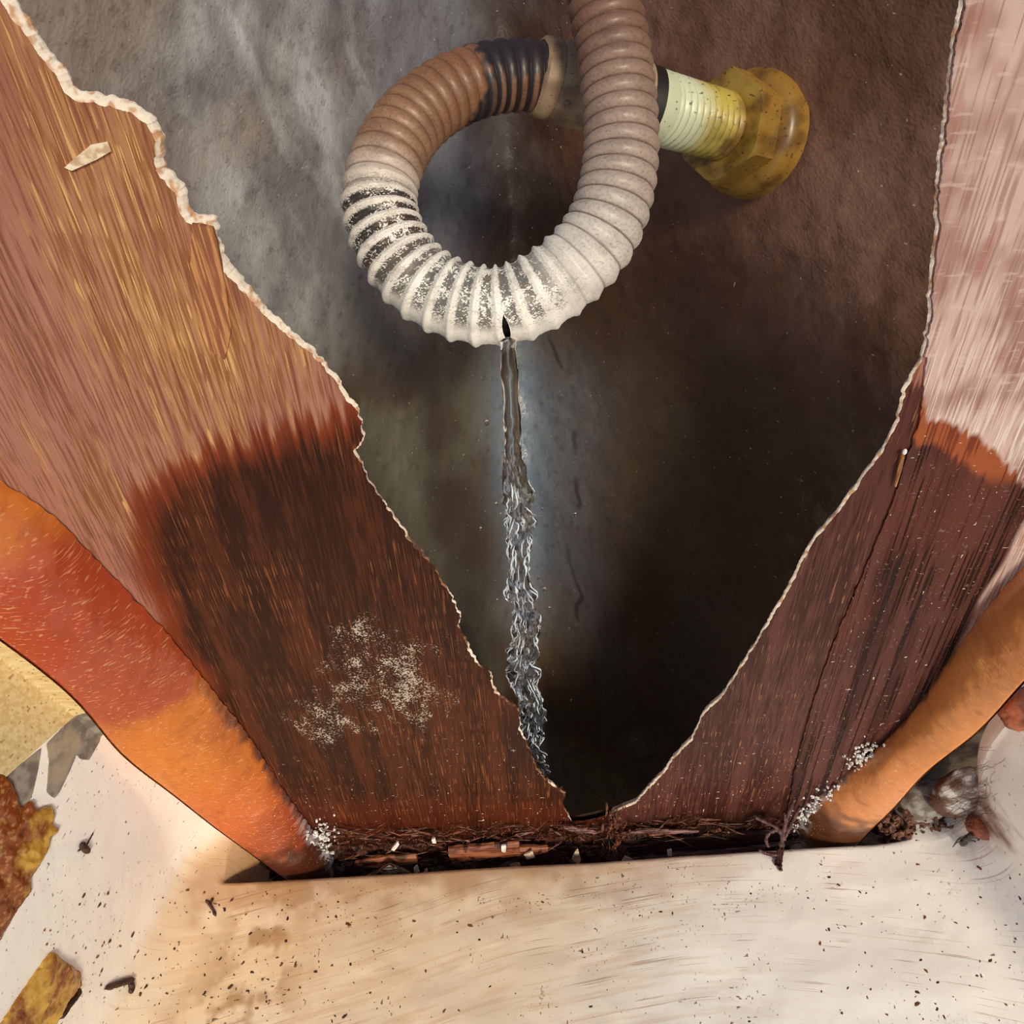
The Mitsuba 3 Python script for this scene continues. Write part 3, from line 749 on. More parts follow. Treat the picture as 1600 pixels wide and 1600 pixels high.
wf = np.vstack([wf, np.c_[np.full(NWT, len(wvv) - 2), (jj + 1) % NWT, jj], np.c_[np.full(NWT, len(wvv) - 1), e + jj, e + (jj + 1) % NWT]])
wmesh = trimesh.Trimesh(wvv, wf, process=False)
if wmesh.volume < 0: wmesh.invert()
put('water_stream', wmesh, 'm_water', smooth=True)
tag('water_stream', 'clear twisting stream of water pouring from the torn hose into the bilge', 'water stream')

def froth_glint_mesh(n=800):
    """white streaks on the stream: trapped air and painted-in sun glints"""
    vs, fs_ = [], []
    r2 = np.random.default_rng(5)
    for _ in range(n):
        i = int(NWS * (.12 + .80 * r2.random())); j = r2.integers(NWT); ln = int(r2.integers(4, 16))
        if i + ln >= NWS: continue
        idx = np.arange(i, i + ln, 2)
        jd = (j + np.round(np.cumsum(r2.normal(0, .35, len(idx))))).astype(int) % NWT
        pts = WV[idx, jd]; cen = WV[idx].mean(1)
        o = pts - cen; o /= np.linalg.norm(o, axis=1, keepdims=True)
        w = r2.uniform(.0002, .0008) * np.sin(np.linspace(.25, np.pi - .25, len(idx)))
        t = tube(pts + o * .0004, w, 5)
        fs_.append(t.faces + sum(len(q) for q in vs)); vs.append(t.vertices)
    return np.vstack(vs), np.vstack(fs_)


mat('m_froth_glint', srgb(214, 226, 236), .12, spec=.9)  # sun glints modelled as white streaks, mixed with trapped air
k = put('froth_glints', froth_glint_mesh(), 'm_froth_glint', 'water_stream', smooth=True); tag(k, 'white streaks of air and painted glints on the falling water', kind='stuff')
drop = trimesh.creation.icosphere(3, 1.0)
for i in range(26):
    h = rng.uniform(.03, .42); c = np.array([W0[0] + rng.normal(0, .013 + .02 * h), W0[1] + rng.normal(0, .008), W0[2] - h])
    if abs(c[0] - W0[0]) < .010: c[0] = W0[0] + math.copysign(.011 + .006 * rng.random(), c[0] - W0[0])
    r = rng.uniform(.0005, .0011); m = drop.copy(); m.apply_scale([r, r, r * rng.uniform(1.1, 2.6)]); m.apply_translation(c)
    k = put('water_droplet', m, 'm_water', smooth=True); tag(k, 'tiny clear droplet flying beside the falling stream', 'water droplet', 'droplets round the stream')


def pix(P_):
    d = np.asarray(P_) - CAM; w = d @ FW
    return np.stack([800 + FL * (d @ RT) / w, 800 - FL * (d @ UP) / w], -1)


from scipy.interpolate import LinearNDInterpolator
front = L[:151]
fpts = front[::2, ::2].reshape(-1, 3); fp = pix(fpts)
ok = (np.abs(fp - 800) < 1400).all(1)
LINER = LinearNDInterpolator(fp[ok], fpts[ok])
gu = np.gradient(front, axis=0); gv = np.gradient(front, axis=1); gn = np.cross(gu, gv); gn /= np.linalg.norm(gn, axis=-1, keepdims=True) + 1e-12
gn *= np.sign(((CAM - front) * gn).sum(-1, keepdims=True))
LNORM = LinearNDInterpolator(fp[ok], gn[::2, ::2].reshape(-1, 3)[ok])


def lie(pts):
    """points of the liner (and its normals) seen at these pixels of the photograph"""
    pts = np.asarray(pts, float)
    return LINER(pts), LNORM(pts)


def blob_plate(px, thick, step=4, seed=0, rough=0.0, dome=.6, base=-.0008):
    """a thin lump lying on the liner: px is its outline; thickness dies away to the rim"""
    ring = np.array(px, float); ring = resample(np.vstack([ring, ring[:1]]), step)[:-1]
    ring += rng.normal(0, .12 * step, ring.shape) * (1 if rough else 0)
    poly = Polygon(ring).buffer(0)
    if rough: poly = poly.buffer(-5).buffer(9).buffer(-4)
    if poly.geom_type != 'Polygon': poly = max(poly.geoms, key=lambda g: g.area)
    ring = resample(np.array(poly.exterior.coords), step)[:-1]
    poly = Polygon(ring)
    x0, y0, x1, y1 = poly.bounds
    gx, gy = np.meshgrid(np.arange(x0, x1, step), np.arange(y0, y1, step)); g = np.c_[gx.ravel(), gy.ravel()]
    g = g[contains_xy(poly.buffer(-step * .4), g[:, 0], g[:, 1])]
    p2 = np.vstack([ring, g]); d = Delaunay(p2).simplices; c = p2[d].mean(1); d = d[contains_xy(poly, c[:, 0], c[:, 1])]
    v, n = lie(p2)
    line = LineString(np.vstack([ring, ring[:1]]))
    dist, _ = cKDTree(resample(np.vstack([ring, ring[:1]]), 1.5)).query(p2)
    prof = np.clip(dist / (dome * 30), 0, 1) ** .5 if dome else np.ones(len(p2))
    h = thick * (.35 + .65 * prof) + rough * (meshkit.fbm(v * 130, 4, seed) - .5) * np.clip(dist / 6, .2, 1)
    top = v + n * np.maximum(h, .0003)[:, None]
    bad = ~np.isfinite(top).all(1)
    d = d[~bad[d].any(1)]; top[bad] = 0; v = np.where(bad[:, None], 0, v); n = np.where(bad[:, None], 0, n)
    k = len(ring); j = np.arange(k); low = v[:k] + n[:k] * base
    j = j[~(bad[:k] | bad[(np.arange(k) + 1) % k])]
    sf = np.c_[j, (j + 1) % k, (j + 1) % k + len(top), j + len(top)]
    return np.vstack([top, low]), np.vstack([d, tris(sf)])


# ================================================================ things stuck to the left side
def tanply(p, n, uv):
    g = fbm(p.x * 60 + p.z * 500, p.y * 500, p.x * 60, 2)
    c = lerp3(C(220, 200, 152), C(206, 180, 124), smoothstep(.3, .7, g))
    return lerp3(c, C(150, 108, 60), smoothstep(.78, .9, noise(p.x * 500, p.y * 500, p.z * 500)) * .7)


mat('m_tanply', tanply, .55)
PAN = 'tan_panel'
put('sheet', blob_plate([(-90, 1000), (-40, 900), (0, 960), (62, 1010), (138, 1096), (122, 1112), (60, 1166), (0, 1220), (-60, 1270), (-120, 1200)], .0016, 5, dome=0), 'm_tanply', PAN)
put('upper_strip', blob_plate([(-90, 1000), (-40, 900), (0, 960), (50, 1006), (52, 1064), (0, 1102), (-60, 1150)], .0026, 5, dome=0), 'm_tanply', PAN)
tag(PAN, 'thin tan wood panel lying on the white hull side below the orange-red fillet', 'panel')


def graypatch(p, n, uv):
    q = fbm(p.x * 160, p.y * 160, p.z * 160, 4)
    return lerp3(lerp3(C(150, 142, 132), C(112, 104, 96), smoothstep(.35, .65, q)), C(178, 160, 130), smoothstep(.6, .75, fbm(p.x * 60, p.y * 60, p.z * 60, 2)) * .6)


mat('m_graypatch', graypatch, .7)
k = put('bare_patch', blob_plate([(124, 1110), (140, 1098), (160, 1128), (155, 1158), (138, 1188), (124, 1186), (119, 1178), (108, 1205), (92, 1238), (84, 1248), (72, 1238), (76, 1190), (72, 1162)], .0006, 4, dome=0), 'm_graypatch')
tag(k, 'pointed grey patch of bare laminate touching the tan panel, beside the fillet', 'laminate patch')
k = put('bare_patch', blob_plate([(2, 1218), (64, 1168), (58, 1205), (50, 1240), (36, 1270), (20, 1275), (0, 1240)], .0006, 4, dome=0), 'm_graypatch')
tag(k, 'grey-brown patch of bare laminate between the tan panel and the amber resin run', 'laminate patch')


def amber(p, n, uv):
    q = fbm(p.x * 60, p.y * 60, p.z * 60, 4); f = fbm(p.x * 420, p.y * 420, p.z * 420, 3)
    c = lerp3(C(204, 158, 62), C(136, 68, 26), smoothstep(.36, .64, q + uv.x))
    c = lerp3(c, C(222, 184, 110), smoothstep(.50, .75, f) * .35)
    return lerp3(c, C(78, 40, 20), smoothstep(.62, .85, fbm(p.x * 240, p.y * 240, p.z * 240, 2)) * .6)


mat('m_amber', amber, .22, coat=.5)
for px_, off, lab, seed in (([(-60, 1205), (0, 1210), (18, 1225), (30, 1265), (48, 1246), (52, 1268), (62, 1262), (78, 1258), (82, 1272), (78, 1288), (92, 1298), (76, 1308), (70, 1330), (58, 1352), (44, 1372), (46, 1392), (26, 1418), (8, 1446), (-20, 1500), (-80, 1500)], .06,
                             'large amber and brown resin run down the white hull side below the tan panel', 3),
                            ([(-20, 1640), (0, 1600), (24, 1562), (52, 1522), (80, 1484), (92, 1498), (122, 1518), (124, 1540), (104, 1564), (84, 1600), (60, 1640)], 0.0,
                             'smaller golden resin lump at the bottom corner with a broken brown face', 5)):
    m = blob_plate(px_, .0045, 3.5, seed, .007, .8)
    k = put('resin_run', m, 'm_amber', smooth=True, uv=np.c_[np.full(len(m[0]), off) + .25 * np.clip((40 - pix(m[0])[:, 0]) / 60, -1, 1), np.zeros(len(m[0]))] if off else np.zeros((len(m[0]), 2)))
    tag(k, lab, 'resin run')

# ================================================================ rotten seam along the foot of the bulkhead
def rot_col(p, n, uv):
    q = fbm(p.x * 220, p.y * 220, p.z * 260, 3)
    c = lerp3(C(86, 46, 32), C(38, 20, 14), smoothstep(.35, .6, q))
    c = lerp3(c, C(104, 58, 36), smoothstep(.62, .78, fbm(p.x * 50, p.z * 200, 3.0, 2)) * .8)
    return lerp3(c, C(190, 176, 160), smoothstep(.90, .95, noise(p.x * 900, p.y * 900, p.z * 900)) * .6)


mat('m_rot', rot_col, .5, spec=.5)
a0 = [at(x, y, DB + .004) for x, y in ((395, 1316), (640, 1304), (890, 1290), (940, 1288), (1100, 1284), (1300, 1276), (1420, 1262))]
b0 = [at(x, y, DB + .004) for x, y in ((395, 1450), (640, 1440), (890, 1425), (940, 1420), (1100, 1410), (1300, 1400), (1420, 1400))]
A_, B_ = spline(a0, 300), spline(b0, 300); w = np.linspace(0, 1, 40)
G = A_[:, None] * (1 - w)[None, :, None] + B_[:, None] * w[None, :, None]
G[..., 1] += (meshkit.fbm(G * [90, 90, 260], 4, 3) - .62) * .016 + .004 * np.sin(w * np.pi)[None] * -1
G[:, 0, 1] += .004
G[..., 2] += (meshkit.fbm(G * [300, 90, 90], 3, 8) - .5) * .006 * (1 - w)[None]
put('rotted_foot', (G.reshape(-1, 3), grid_faces(300, 40)), 'm_rot', BULK, smooth=35)
labels[BULK + '__rotted_foot'] = {'label': 'black rotted foot of the panel'}


def splinters(spec, seed):
    """flat pointed slivers joined into one mesh; spec rows: centre, direction, length, width"""
    vs, fs_, r = [], [], np.random.default_rng(seed)
    for k, (c, d, ln, wd) in enumerate(spec):
        d = d / np.linalg.norm(d); u = np.cross(d, r.normal(size=3)); u /= np.linalg.norm(u); z_ = np.cross(d, u)
        e = np.array([-.5, -.1, .35, .5]); ww = np.array([.35, 1, .8, .05]) * wd / 2; bend = r.normal(0, .10) * ln
        P4 = c + d * (e * ln)[:, None] + u * (bend * (e ** 2))[:, None]
        ring = np.stack([P4 + u * ww[:, None], P4 + z_ * ww[:, None] * .5, P4 - u * ww[:, None], P4 - z_ * ww[:, None] * .5], 1)
        vs.append(ring.reshape(-1, 3)); fs_.append(np.vstack([tris(grid_faces(4, 4, True)), [[0, 1, 2], [0, 2, 3], [12, 14, 13], [12, 15, 14]]]) + 16 * k)
    return np.vstack(vs), np.vstack(fs_)


spec = []
for _ in range(260):
    x = rng.uniform(480, 1240); y = 1322 - 30 * (x - 480) / 760 + rng.normal(0, 7)
    spec.append((at(x, y, DB - rng.uniform(.0005, .003)), np.array([rng.normal(0, .35), -abs(rng.normal(0, .12)), 1]), rng.uniform(.005, .016), rng.uniform(.0006, .0018)))
for _ in range(620):
    x = rng.uniform(500, 1280); f = (x - 500) / 780
    y = rng.uniform(1292, 1352) - 22 * f + 4; Y = DB - rng.uniform(.001, .009)
    if rng.random() < .6: d = np.array([1, rng.normal(0, .25), rng.normal(0, .35)]); ln = rng.uniform(.006, .024)
    else: d = np.array([rng.normal(0, .45), -abs(rng.normal(0, .3)), 1]); ln = rng.uniform(.004, .013)
    spec.append((at(x, y, Y), d, ln, rng.uniform(.0006, .0022)))


def fibre_col(p, n, uv):
    r = noise(p.x * 260, p.y * 260, p.z * 420, )
    c = lerp3(C(54, 28, 20), C(124, 72, 52), smoothstep(.35, .7, r))
    return lerp3(c, C(150, 118, 104), smoothstep(.80, .92, noise(p.x * 170, p.y * 170, p.z * 300 + 9)) * .8)


mat('m_fibre', fibre_col, .5)
k = put('rotten_fibres', splinters(spec, 1), 'm_fibre'); tag(k, 'mat of dark rotten wood fibres along the foot of the bulkhead', 'wood fibres', kind='stuff')


def stick(px_, Y, width, depth, seed, taper=(.9, 1, 1, .9)):
    """a rotten strip of wood: px_ is its centre line in the photograph, at the depth Y"""
    c = resample([at(x, y, Y) for x, y in px_], .0012); n = len(c)
    t, nn_, bb_ = frames(c, (0, -1, .3))
    ta = np.interp(np.linspace(0, 1, n), np.linspace(0, 1, len(taper)), taper)
    ang = np.linspace(0, 2 * np.pi, 12, endpoint=False); sq = 1 / np.maximum(np.abs(np.cos(ang)), np.abs(np.sin(ang))) ** .7
    v = c[:, None] + nn_[:, None] * (np.cos(ang) * sq * depth / 2)[None, :, None] * ta[:, None, None] + bb_[:, None] * (np.sin(ang) * sq * width / 2)[None, :, None] * ta[:, None, None]
    v += (meshkit.fbm(v * [90, 400, 400], 3, seed) - .5)[..., None] * np.array([.0005, .0022, .0022])
    j = np.arange(12); e = (n - 1) * 12
    vv_ = np.vstack([v.reshape(-1, 3), v[0].mean(0), v[-1].mean(0)])
    return vv_, np.vstack([tris(grid_faces(n, 12, True)), np.c_[np.full(12, len(vv_) - 2), (j + 1) % 12, j], np.c_[np.full(12, len(vv_) - 1), e + j, e + (j + 1) % 12]])


def strip_col(p, n, uv):
    g = fbm(p.x * 60, p.z * 900, p.y * 900, 3)
    c = lerp3(C(168, 104, 72), C(106, 56, 36), smoothstep(.35, .65, g))
    return lerp3(c, C(42, 22, 14), smoothstep(.6, .75, fbm(p.x * 180, p.z * 180, 3.0, 2)) * .85)


def mauve_col(p, n, uv):
    return lerp3(C(140, 104, 98), C(72, 42, 38), smoothstep(.35, .65, fbm(p.x * 90, p.z * 800, p.y * 800, 3)))


mat('m_strip', strip_col, .5); mat('m_mauve', mauve_col, .5); mat('m_darkplank', lambda p, n, uv: lerp3(C(62, 34, 30), C(34, 18, 16), smoothstep(.35, .65, fbm(p.x * 80, p.z * 500, 2.0, 3))), .45)
for px_, Y, wd, dp, m, lab, tp in (
        ([(556, 1350), (610, 1344), (652, 1340)], DB - .010, .012, .006, 'm_strip', 'brown wood strip at the left end of the rotten seam', (.5, 1, 1, .8)),
        ([(703, 1336), (752, 1330), (812, 1324)], DB - .011, .0165, .007, 'm_strip', 'thickest brown wood strip in the middle of the rotten seam', (.95, 1, 1, .9)),
        ([(800, 1330), (830, 1328), (856, 1327)], DB - .010, .0105, .006, 'm_strip', 'short brown wood strip right of the thickest one in the seam', (.9, 1, .9, .6)),
        ([(972, 1302), (1010, 1298), (1052, 1300), (1092, 1298)], DB - .008, .0035, .003, 'm_mauve', 'thin mauve sliver under the right half of the bulkhead', (.3, 1, 1, .5)),
        ([(985, 1342), (1060, 1334), (1140, 1328), (1220, 1318), (1282, 1309)], DB - .010, .0040, .004, 'm_mauve', 'long mauve sliver pointing at the right orange fillet', (.5, 1, .9, .7)),
        ([(1010, 1322), (1080, 1318), (1160, 1312), (1240, 1304), (1284, 1303)], DB - .006, .018, .004, 'm_darkplank', 'dark pointed plank remnant above the long mauve sliver', (.6, 1, 1, .25)),
        ([(880, 1292), (905, 1298), (932, 1300)], DB - .009, .0050, .003, 'm_mauve', 'short grey sliver below the lowest point of the hole', (.4, 1, .8, .4))):
    k = put('rotten_strip', stick(px_, Y, wd, dp, 3 + len(lab), tp), m); tag(k, lab, 'wood strip')
# upright tuft of splinters in the middle and the root tuft on the right
spec = [(at(rng.normal(962, 10), rng.uniform(1262, 1346), DB - rng.uniform(.006, .016)), np.array([rng.normal(0, .25), rng.normal(0, .2), 1]), rng.uniform(.008, .02), rng.uniform(.001, .0028)) for _ in range(70)]
spec += [(at(948, 1262, DB - .008), np.array([-.05, 0, 1]), .020, .0034), (at(955, 1272, DB - .009), np.array([.15, 0, 1]), .022, .003)]
k = put('splinter_tuft', splinters(spec, 4), 'm_fibre'); tag(k, 'upright tuft of dark splinters at the bottom tip of the hole', 'wood splinters')
root = [np.array([atd(1180 + dx, 1268 + dy, .80) for dx, dy in q]) for q in ([(0, 8), (20, 18), (38, 30), (42, 60), (38, 86)], [(62, -20), (50, 10), (42, 40), (39, 70), (40, 92)], [(22, 55), (18, 40), (24, 32), (36, 30)], [(46, 4), (44, 36), (36, 66), (34, 84)],
                                                                            [(6, 60), (20, 66), (34, 68)], [(70, -8), (56, 20), (44, 44)])]
lipz = ZF + .001
rv = []
for q in root:
    q = spline(q, 30)
    px_ = pix(q); low = px_[:, 1] > 1322
    for i in np.nonzero(low)[0]: q[i] = atz(px_[i, 0], px_[i, 1], lipz + .0025)
    up = np.nonzero(~low)[0]
    for i in up: q[i] = at(px_[i, 0], px_[i, 1], .345 - .017 * np.clip((px_[i, 1] - 1250) / 72, 0, 1))
    rv.append(tube(q, .0011 + .0012 * rng.random(30) * np.linspace(.6, 1, 30), 7))
rt_m = trimesh.util.concatenate(rv)
mat('m_root', lambda p, n, uv: lerp3(C(92, 60, 58), C(48, 28, 28), smoothstep(.35, .65, fbm(p.x * 300, p.y * 300, p.z * 300, 2))), .35)
k = put('root_tuft', rt_m, 'm_root', smooth=True); tag(k, 'dark purplish root tuft hanging over the lip of the white ledge', 'root tuft')

# ---------------------------------------------------------------- pale chips lying in the seam
mat('m_chip', lambda p, n, uv: lerp3(C(236, 220, 196), C(196, 164, 128), smoothstep(.4, .7, fbm(p.x * 300, p.y * 300, p.z * 300, 3))), .6)
mat('m_white', srgb(238, 236, 232), .5)
mat('m_greychip', lambda p, n, uv: lerp3(C(150, 140, 124), C(60, 48, 40), smoothstep(.4, .65, fbm(p.x * 260, p.y * 260, p.z * 260, 3))), .5)


def chip(px_, Y, thick, seed):
    r = np.random.default_rng(seed)
    q = np.array([at(x, y, Y + r.uniform(-.002, .002)) for x, y in px_]); c = q.mean(0)
    pts = np.vstack([q, c + (q - c) * .8 + [0, thick, 0], [c + [0, -thick * .4, 0]]])
    return trimesh.convex.convex_hull(pts)


for px_, m, lab in (
        ([(904, 1352), (893, 1342), (899, 1330), (903, 1326), (908, 1344)], 'm_chip', 'pointed cream chip standing in the seam left of the splinter tuft'),
        ([(970, 1346), (976, 1338), (990, 1344), (986, 1355), (974, 1356)], 'm_white', 'white crumbly chip on the lip right of the splinter tuft'),
        ([(818, 1336), (832, 1330), (836, 1340), (824, 1343)], 'm_chip', 'small cream chip at the end of the short brown strip'),
        ([(796, 1352), (812, 1349), (818, 1358), (804, 1360)], 'm_chip', 'flat cream chip under the short brown strip'),
        ([(783, 1322), (791, 1321), (790, 1332), (784, 1331)], 'm_white', 'small white crumb on top of the thickest brown strip'),
        ([(611, 1328), (622, 1315), (624, 1320), (616, 1330)], 'm_white', 'slim white chip above the leftmost brown strip'),
        ([(646, 1358), (652, 1352), (656, 1362), (648, 1366)], 'm_white', 'triangular white crumb below the leftmost brown strip'),
        ([(664, 1360), (668, 1358), (670, 1368), (660, 1368)], 'm_white', 'tiny white crumb just right of the triangular crumb'),
        ([(1042, 1330), (1050, 1328), (1050, 1338), (1044, 1338)], 'm_white', 'white crumb on the dark pointed plank'),
        ([(674, 1312), (680, 1310), (682, 1318), (676, 1318)], 'm_white', 'white crumb above the middle of the seam on the left half')):
    k = put('chip', chip(px_, DB - .016, .002, len(lab)), m); tag(k, lab, 'chip')
fp_ = np.array([[560, 1378], [585, 1366], [608, 1352], [625, 1358], [646, 1366], [640, 1376], [600, 1376]], float)
k = put('crumpled_flake', chip([tuple(q) for q in fp_], .337, .004, 9), 'm_greychip'); tag(k, 'crumpled grey flake lying against the lip at the left of the seam', 'flake')
# chip stuck on the dry plywood, and the white-tipped sliver in the crack
q = [(100, 262), (118, 246), (142, 226), (168, 221), (174, 236), (150, 250), (112, 267)]
k = put('wood_chip', trimesh.convex.convex_hull(np.vstack([[at(x, y, DB - .0022) for x, y in q], [at(x, y, DB + .001) for x, y in q]])), 'm_chip'); tag(k, 'flat pale wood chip stuck high on the dry left half of the bulkhead', 'wood chip')
t_ = tube(np.array([at(x, y, DB - .003) for x, y in ((1411, 712), (1406, 732), (1399, 760))]), [.0010, .0012, .0006], 8)
put('shank', t_, 'm_splinter', 'white_tipped_sliver', smooth=40)
b_ = trimesh.creation.icosphere(3, 1); b_.apply_scale([.0012, .0012, .0019]); b_.apply_translation(at(1413.5, 706, DB - .0036)); put('tip', b_, 'm_white', 'white_tipped_sliver', smooth=True)
tag('white_tipped_sliver', 'thin sliver with a white tip standing in the long crack on the right', 'sliver')

# ---------------------------------------------------------------- salt crust where the fillets end
def crumbs(centres, rad, seed):
    r = np.random.default_rng(seed); base = trimesh.creation.icosphere(1, 1.0); out = []
    for c, s_ in zip(centres, rad):
        m = base.copy(); m.vertices *= r.uniform(.6, 1.3, (len(m.vertices), 1)); m.apply_scale(s_ * r.uniform(.6, 1.2, 3)); m.apply_translation(c); out.append(m)
    return trimesh.util.concatenate(out)


mat('m_salt', lambda p, n, uv: lerp3(C(226, 224, 222), C(120, 112, 110), smoothstep(.5, .75, fbm(p.x * 400, p.y * 400, p.z * 400, 2))), .6)
for cx_, cy_, sx, sy, ang_, n_, lab in ((502, 1312, 11, 15, .3, 130, 'white salt crust at the foot of the orange-red fillet'), (1268, 1268, 8, 34, .75, 150, 'white salt crust along the foot of the right fillet'),
                                        (1348, 1184, 8, 16, .9, 90, 'white salt crust higher up the right fillet edge')):
    r_ = rng.normal(size=(n_, 2)) * [sx, sy]; ca_, sa_ = math.cos(ang_), math.sin(ang_)
    pts = [at(cx_ + a * ca_ + b * sa_, cy_ + a * sa_ - b * ca_, DB - .003 - .006 * rng.random()) for a, b in r_]
    k = put('salt_crust', crumbs(pts, rng.uniform(.0005, .0016, n_), 3), 'm_salt'); tag(k, lab, 'salt crust', kind='stuff')

# ---------------------------------------------------------------- dirty hollow on the right
def lump(c, r, seed, amp=.25, sub=5):
    m = trimesh.creation.icosphere(sub, 1.0); d = 1 + (meshkit.fbm(m.vertices * 1.6 + seed, 4, seed) - .5) * 2 * amp
    m.vertices *= d[:, None]; m.apply_scale(r); m.apply_translation(c); return m


mat('m_greylump', lambda p, n, uv: lerp3(C(150, 148, 144), C(104, 92, 82), smoothstep(.35, .65, fbm(p.x * 160, p.y * 160, p.z * 160, 4))), .6)
mat('m_putty', lambda p, n, uv: lerp3(C(168, 92, 60), C(96, 52, 36), smoothstep(.35, .7, fbm(p.x * 90, p.y * 90, p.z * 90, 4))), .4)
mat('m_greyback', lambda p, n, uv: lerp3(C(112, 98, 82), C(60, 46, 36), smoothstep(.35, .65, fbm(p.x * 60, p.y * 60, p.z * 60, 4))), .6)
mat('m_dirtyw', lambda p, n, uv: lerp3(lerp3(C(206, 204, 202), C(140, 126, 114), smoothstep(.42, .7, fbm(p.x * 160, p.y * 160, p.z * 160, 4))), C(92, 58, 42), smoothstep(.36, .62, fbm(p.x * 70, p.y * 70, p.z * 70 + 3, 3) + (HOL[2] + .012 - p.z) * 6)), .6)
bk = np.array([[at(x, y, DB + .012) for y in range(1080, 1400, 10)] for x in range(1300, 1680, 10)]); bk[..., 1] += (meshkit.fbm(bk * 40, 3, 2) - .5) * .016
put('hollow_back', (bk.reshape(-1, 3), grid_faces(*bk.shape[:2])), 'm_greyback', 'wall_right', smooth=True)
k = put('conduit_end', lump(at(1440, 1252, .352), [.022, .016, .020], 3, .08), 'm_greylump', smooth=True); tag(k, 'rounded grey conduit end deep in the dirty hollow', 'conduit')
k = put('dirt_mound', lump(at(1500, 1238, .340), [.020, .012, .032], 5, .18), 'm_dirtyw', smooth=True); tag(k, 'grey dirt-caked mound in the hollow right of the fillet', 'dirt mound')
k = put('putty_lump', lump(at(1546, 1290, .322), [.018, .012, .011], 8, .2), 'm_putty', smooth=True); tag(k, 'reddish-brown putty lump beside the dirty hollow', 'putty lump')
k = put('putty_lump', lump(at(1618, 1110, .33), [.024, .014, .020], 4, .15), 'm_putty', smooth=True); tag(k, 'brown lump at the frame edge just under the right fillet', 'putty lump')
dc = [at(rng.uniform(1375, 1530), rng.normal(1300, 14), rng.uniform(.333, .350)) for _ in range(260)]
mat('m_crumb', lambda p, n, uv: lerp3(C(120, 76, 52), C(56, 34, 26), noise(p.x * 300, p.y * 300, p.z * 300)), .55)
k = put('dirt_crumbs', crumbs(dc, rng.uniform(.001, .0034, 260), 6), 'm_crumb'); tag(k, 'brown crumbs of dirt heaped in the bottom of the hollow', 'dirt', kind='stuff')
mat('m_hair', srgb(58, 36, 28), .5)
hs_ = []
for _ in range(150):
    c = at(rng.normal(1524, 26), rng.normal(1240, 34), .316 + rng.uniform(-.003, .009)); d = rng.normal(size=3) * [1, .3, 1.0]; d /= np.linalg.norm(d); e = np.cross(d, [0, 1, 0]); ln = rng.uniform(.006, .020)
    u = np.linspace(-.5, .5, 6); hs_.append(tube(c + d * (u * ln)[:, None] + e * (u * u * ln * rng.normal(0, .7))[:, None], .00016, 4, ref=(0.1, .3, 1)))
k = put('hair_tangle', trimesh.util.concatenate(hs_), 'm_hair'); tag(k, 'tangle of fine dark hairs over the mound in the hollow', 'hairs', kind='stuff')
# dark dead insect lying on the lip at the hollow
ibv, ibn = lie([(1512, 1316)]); ib = ibv[0] + ibn[0] * .0050 + np.array([0, 0, .004])
mat('m_insect', srgb(54, 38, 36), .15, coat=1.0)
INS = 'dead_insect'
for nm_, dz_, r in (('head', .010, [.0022, .0022, .0026]), ('thorax', .0045, [.0028, .0026, .0036]), ('abdomen', -.004, [.0030, .0028, .0058])):
    put(nm_, lump(ib + np.array([0, -dz_ * .15, dz_]), r, 2, .08, 3), 'm_insect', INS, smooth=True)
for sgn in (-1, 1):
    for j_, z_ in enumerate((.006, .003, -.002)):
        q = spline([ib + [sgn * .002, 0, z_], ib + [sgn * .006, -.001, z_ + .002], ib + [sgn * .009, -.002, z_ - .006 + .001 * j_]], 10); put('leg', tube(q, .0004, 5), 'm_insect', INS)
tag(INS, 'shiny dark dead insect on the lip of the ledge by the hollow', 'insect')

# ---------------------------------------------------------------- debris on the liner
mat('m_twig', lambda p, n, uv: lerp3(C(74, 46, 34), C(40, 24, 18), smoothstep(.4, .6, fbm(p.x * 400, p.y * 400, p.z * 400, 2))), .6)


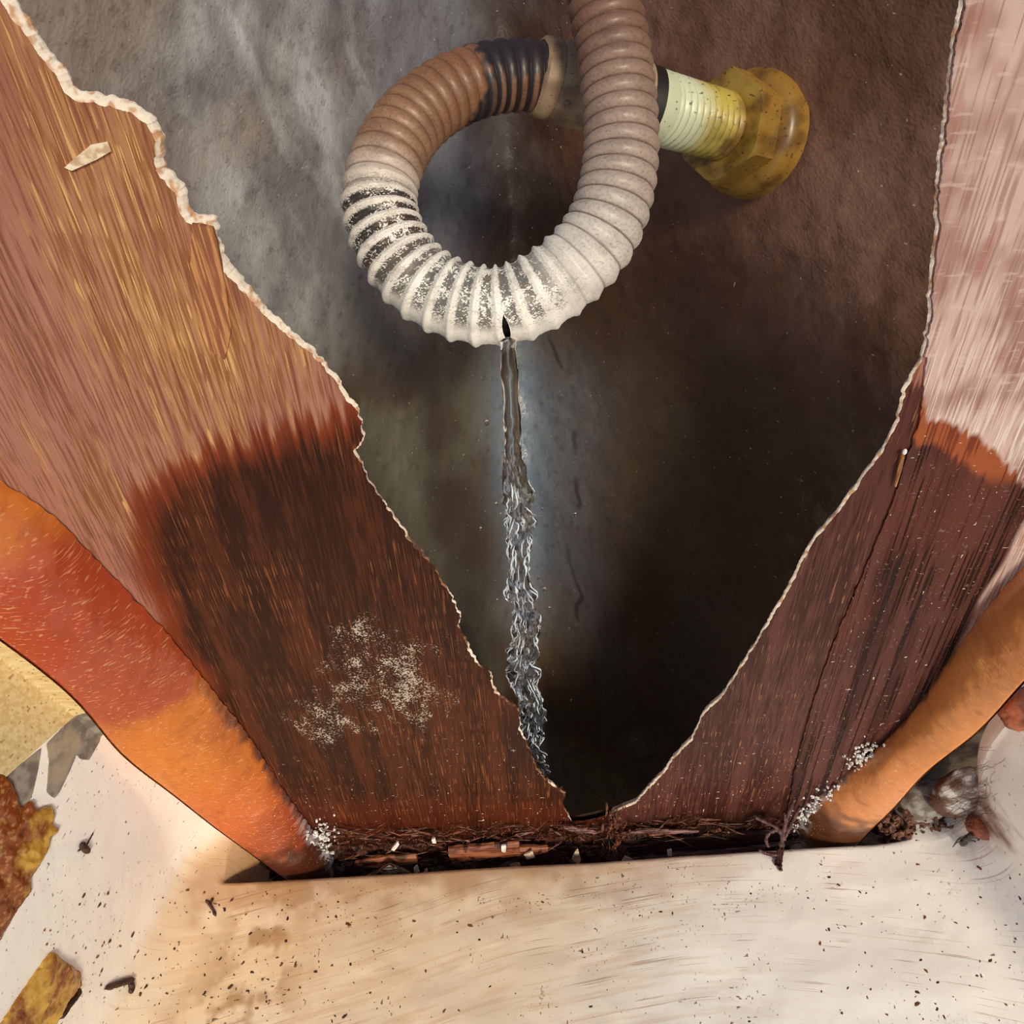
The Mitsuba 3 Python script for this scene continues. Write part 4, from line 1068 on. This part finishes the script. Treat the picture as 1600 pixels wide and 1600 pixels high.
def lying(px_, r, seed, m=7, lift=1.0):
    p2 = spline(px_, 24); v, n = lie(p2); rr = np.asarray(r) * np.interp(np.linspace(0, 1, 24), [0, .1, .9, 1], [.5, 1, 1, .3])
    v = v + n * (rr * .7 * lift)[:, None]; return tube(v, rr * (1 + .5 * (meshkit.fbm(v * 500, 2, seed) - .5)), m, ref=(0.2, -.5, .8))


def twig(rows, lab, smooth=True):
    k = put('twig', trimesh.util.concatenate([lying(p_, r, i + len(lab)) for i, (p_, r) in enumerate(rows)]), 'm_twig', smooth=smooth); tag(k, lab, 'twig')


twig([([(130, 1330), (138, 1314), (146, 1300)], .0005), ([(124, 1318), (130, 1326), (135, 1330)], .0022), ([(121, 1330), (126, 1326), (131, 1322)], .0006)], 'small dark twig with a thin stalk on the white hull side')
twig([([(164, 1543), (186, 1536), (208, 1530)], .0022), ([(200, 1536), (204, 1544), (200, 1550)], .0022)], 'thick black twig on the left of the ledge')
twig([([(321, 1407), (330, 1418), (337, 1432)], .0013), ([(333, 1404), (329, 1411), (328, 1416)], .0012)], 'forked brown twig on the ledge below the left end of the seam')
twig([([(90, 1590), (104, 1570), (124, 1545)], .0022)], 'dark sliver along the edge of the golden resin lump')
fl_ = []
for _ in range(430):
    if rng.random() < .55: p2 = (rng.uniform(60, 560), rng.uniform(1390, 1590))
    elif rng.random() < .5: p2 = (rng.uniform(1280, 1600), rng.uniform(1340, 1600))
    else: p2 = (rng.uniform(60, 1600), rng.uniform(1395, 1600))
    v, n = lie([p2]);
    if not np.isfinite(v).all(): continue
    m = trimesh.creation.icosphere(1, 1.0); m.vertices *= rng.uniform(.6, 1.3, (len(m.vertices), 1)); a_ = abs(rng.normal(0, .0004)) + .0002
    m.apply_scale([a_ * rng.uniform(.8, 2.2), a_, a_ * .5]); m.apply_transform(trimesh.transformations.rotation_matrix(rng.uniform(0, 6.3), [0, 0, 1])); m.apply_translation(v[0] + n[0] * a_ * .2); fl_.append(m)
mat('m_fleck', lambda p, n, uv: lerp3(C(120, 70, 40), C(56, 34, 26), smoothstep(.35, .65, noise(p.x * 120, p.y * 120, p.z * 120))), .7)
k = put('dirt_flecks', trimesh.util.concatenate(fl_), 'm_fleck'); tag(k, 'loose brown dirt flecks strewn over the white ledge', 'dirt flecks', kind='stuff')
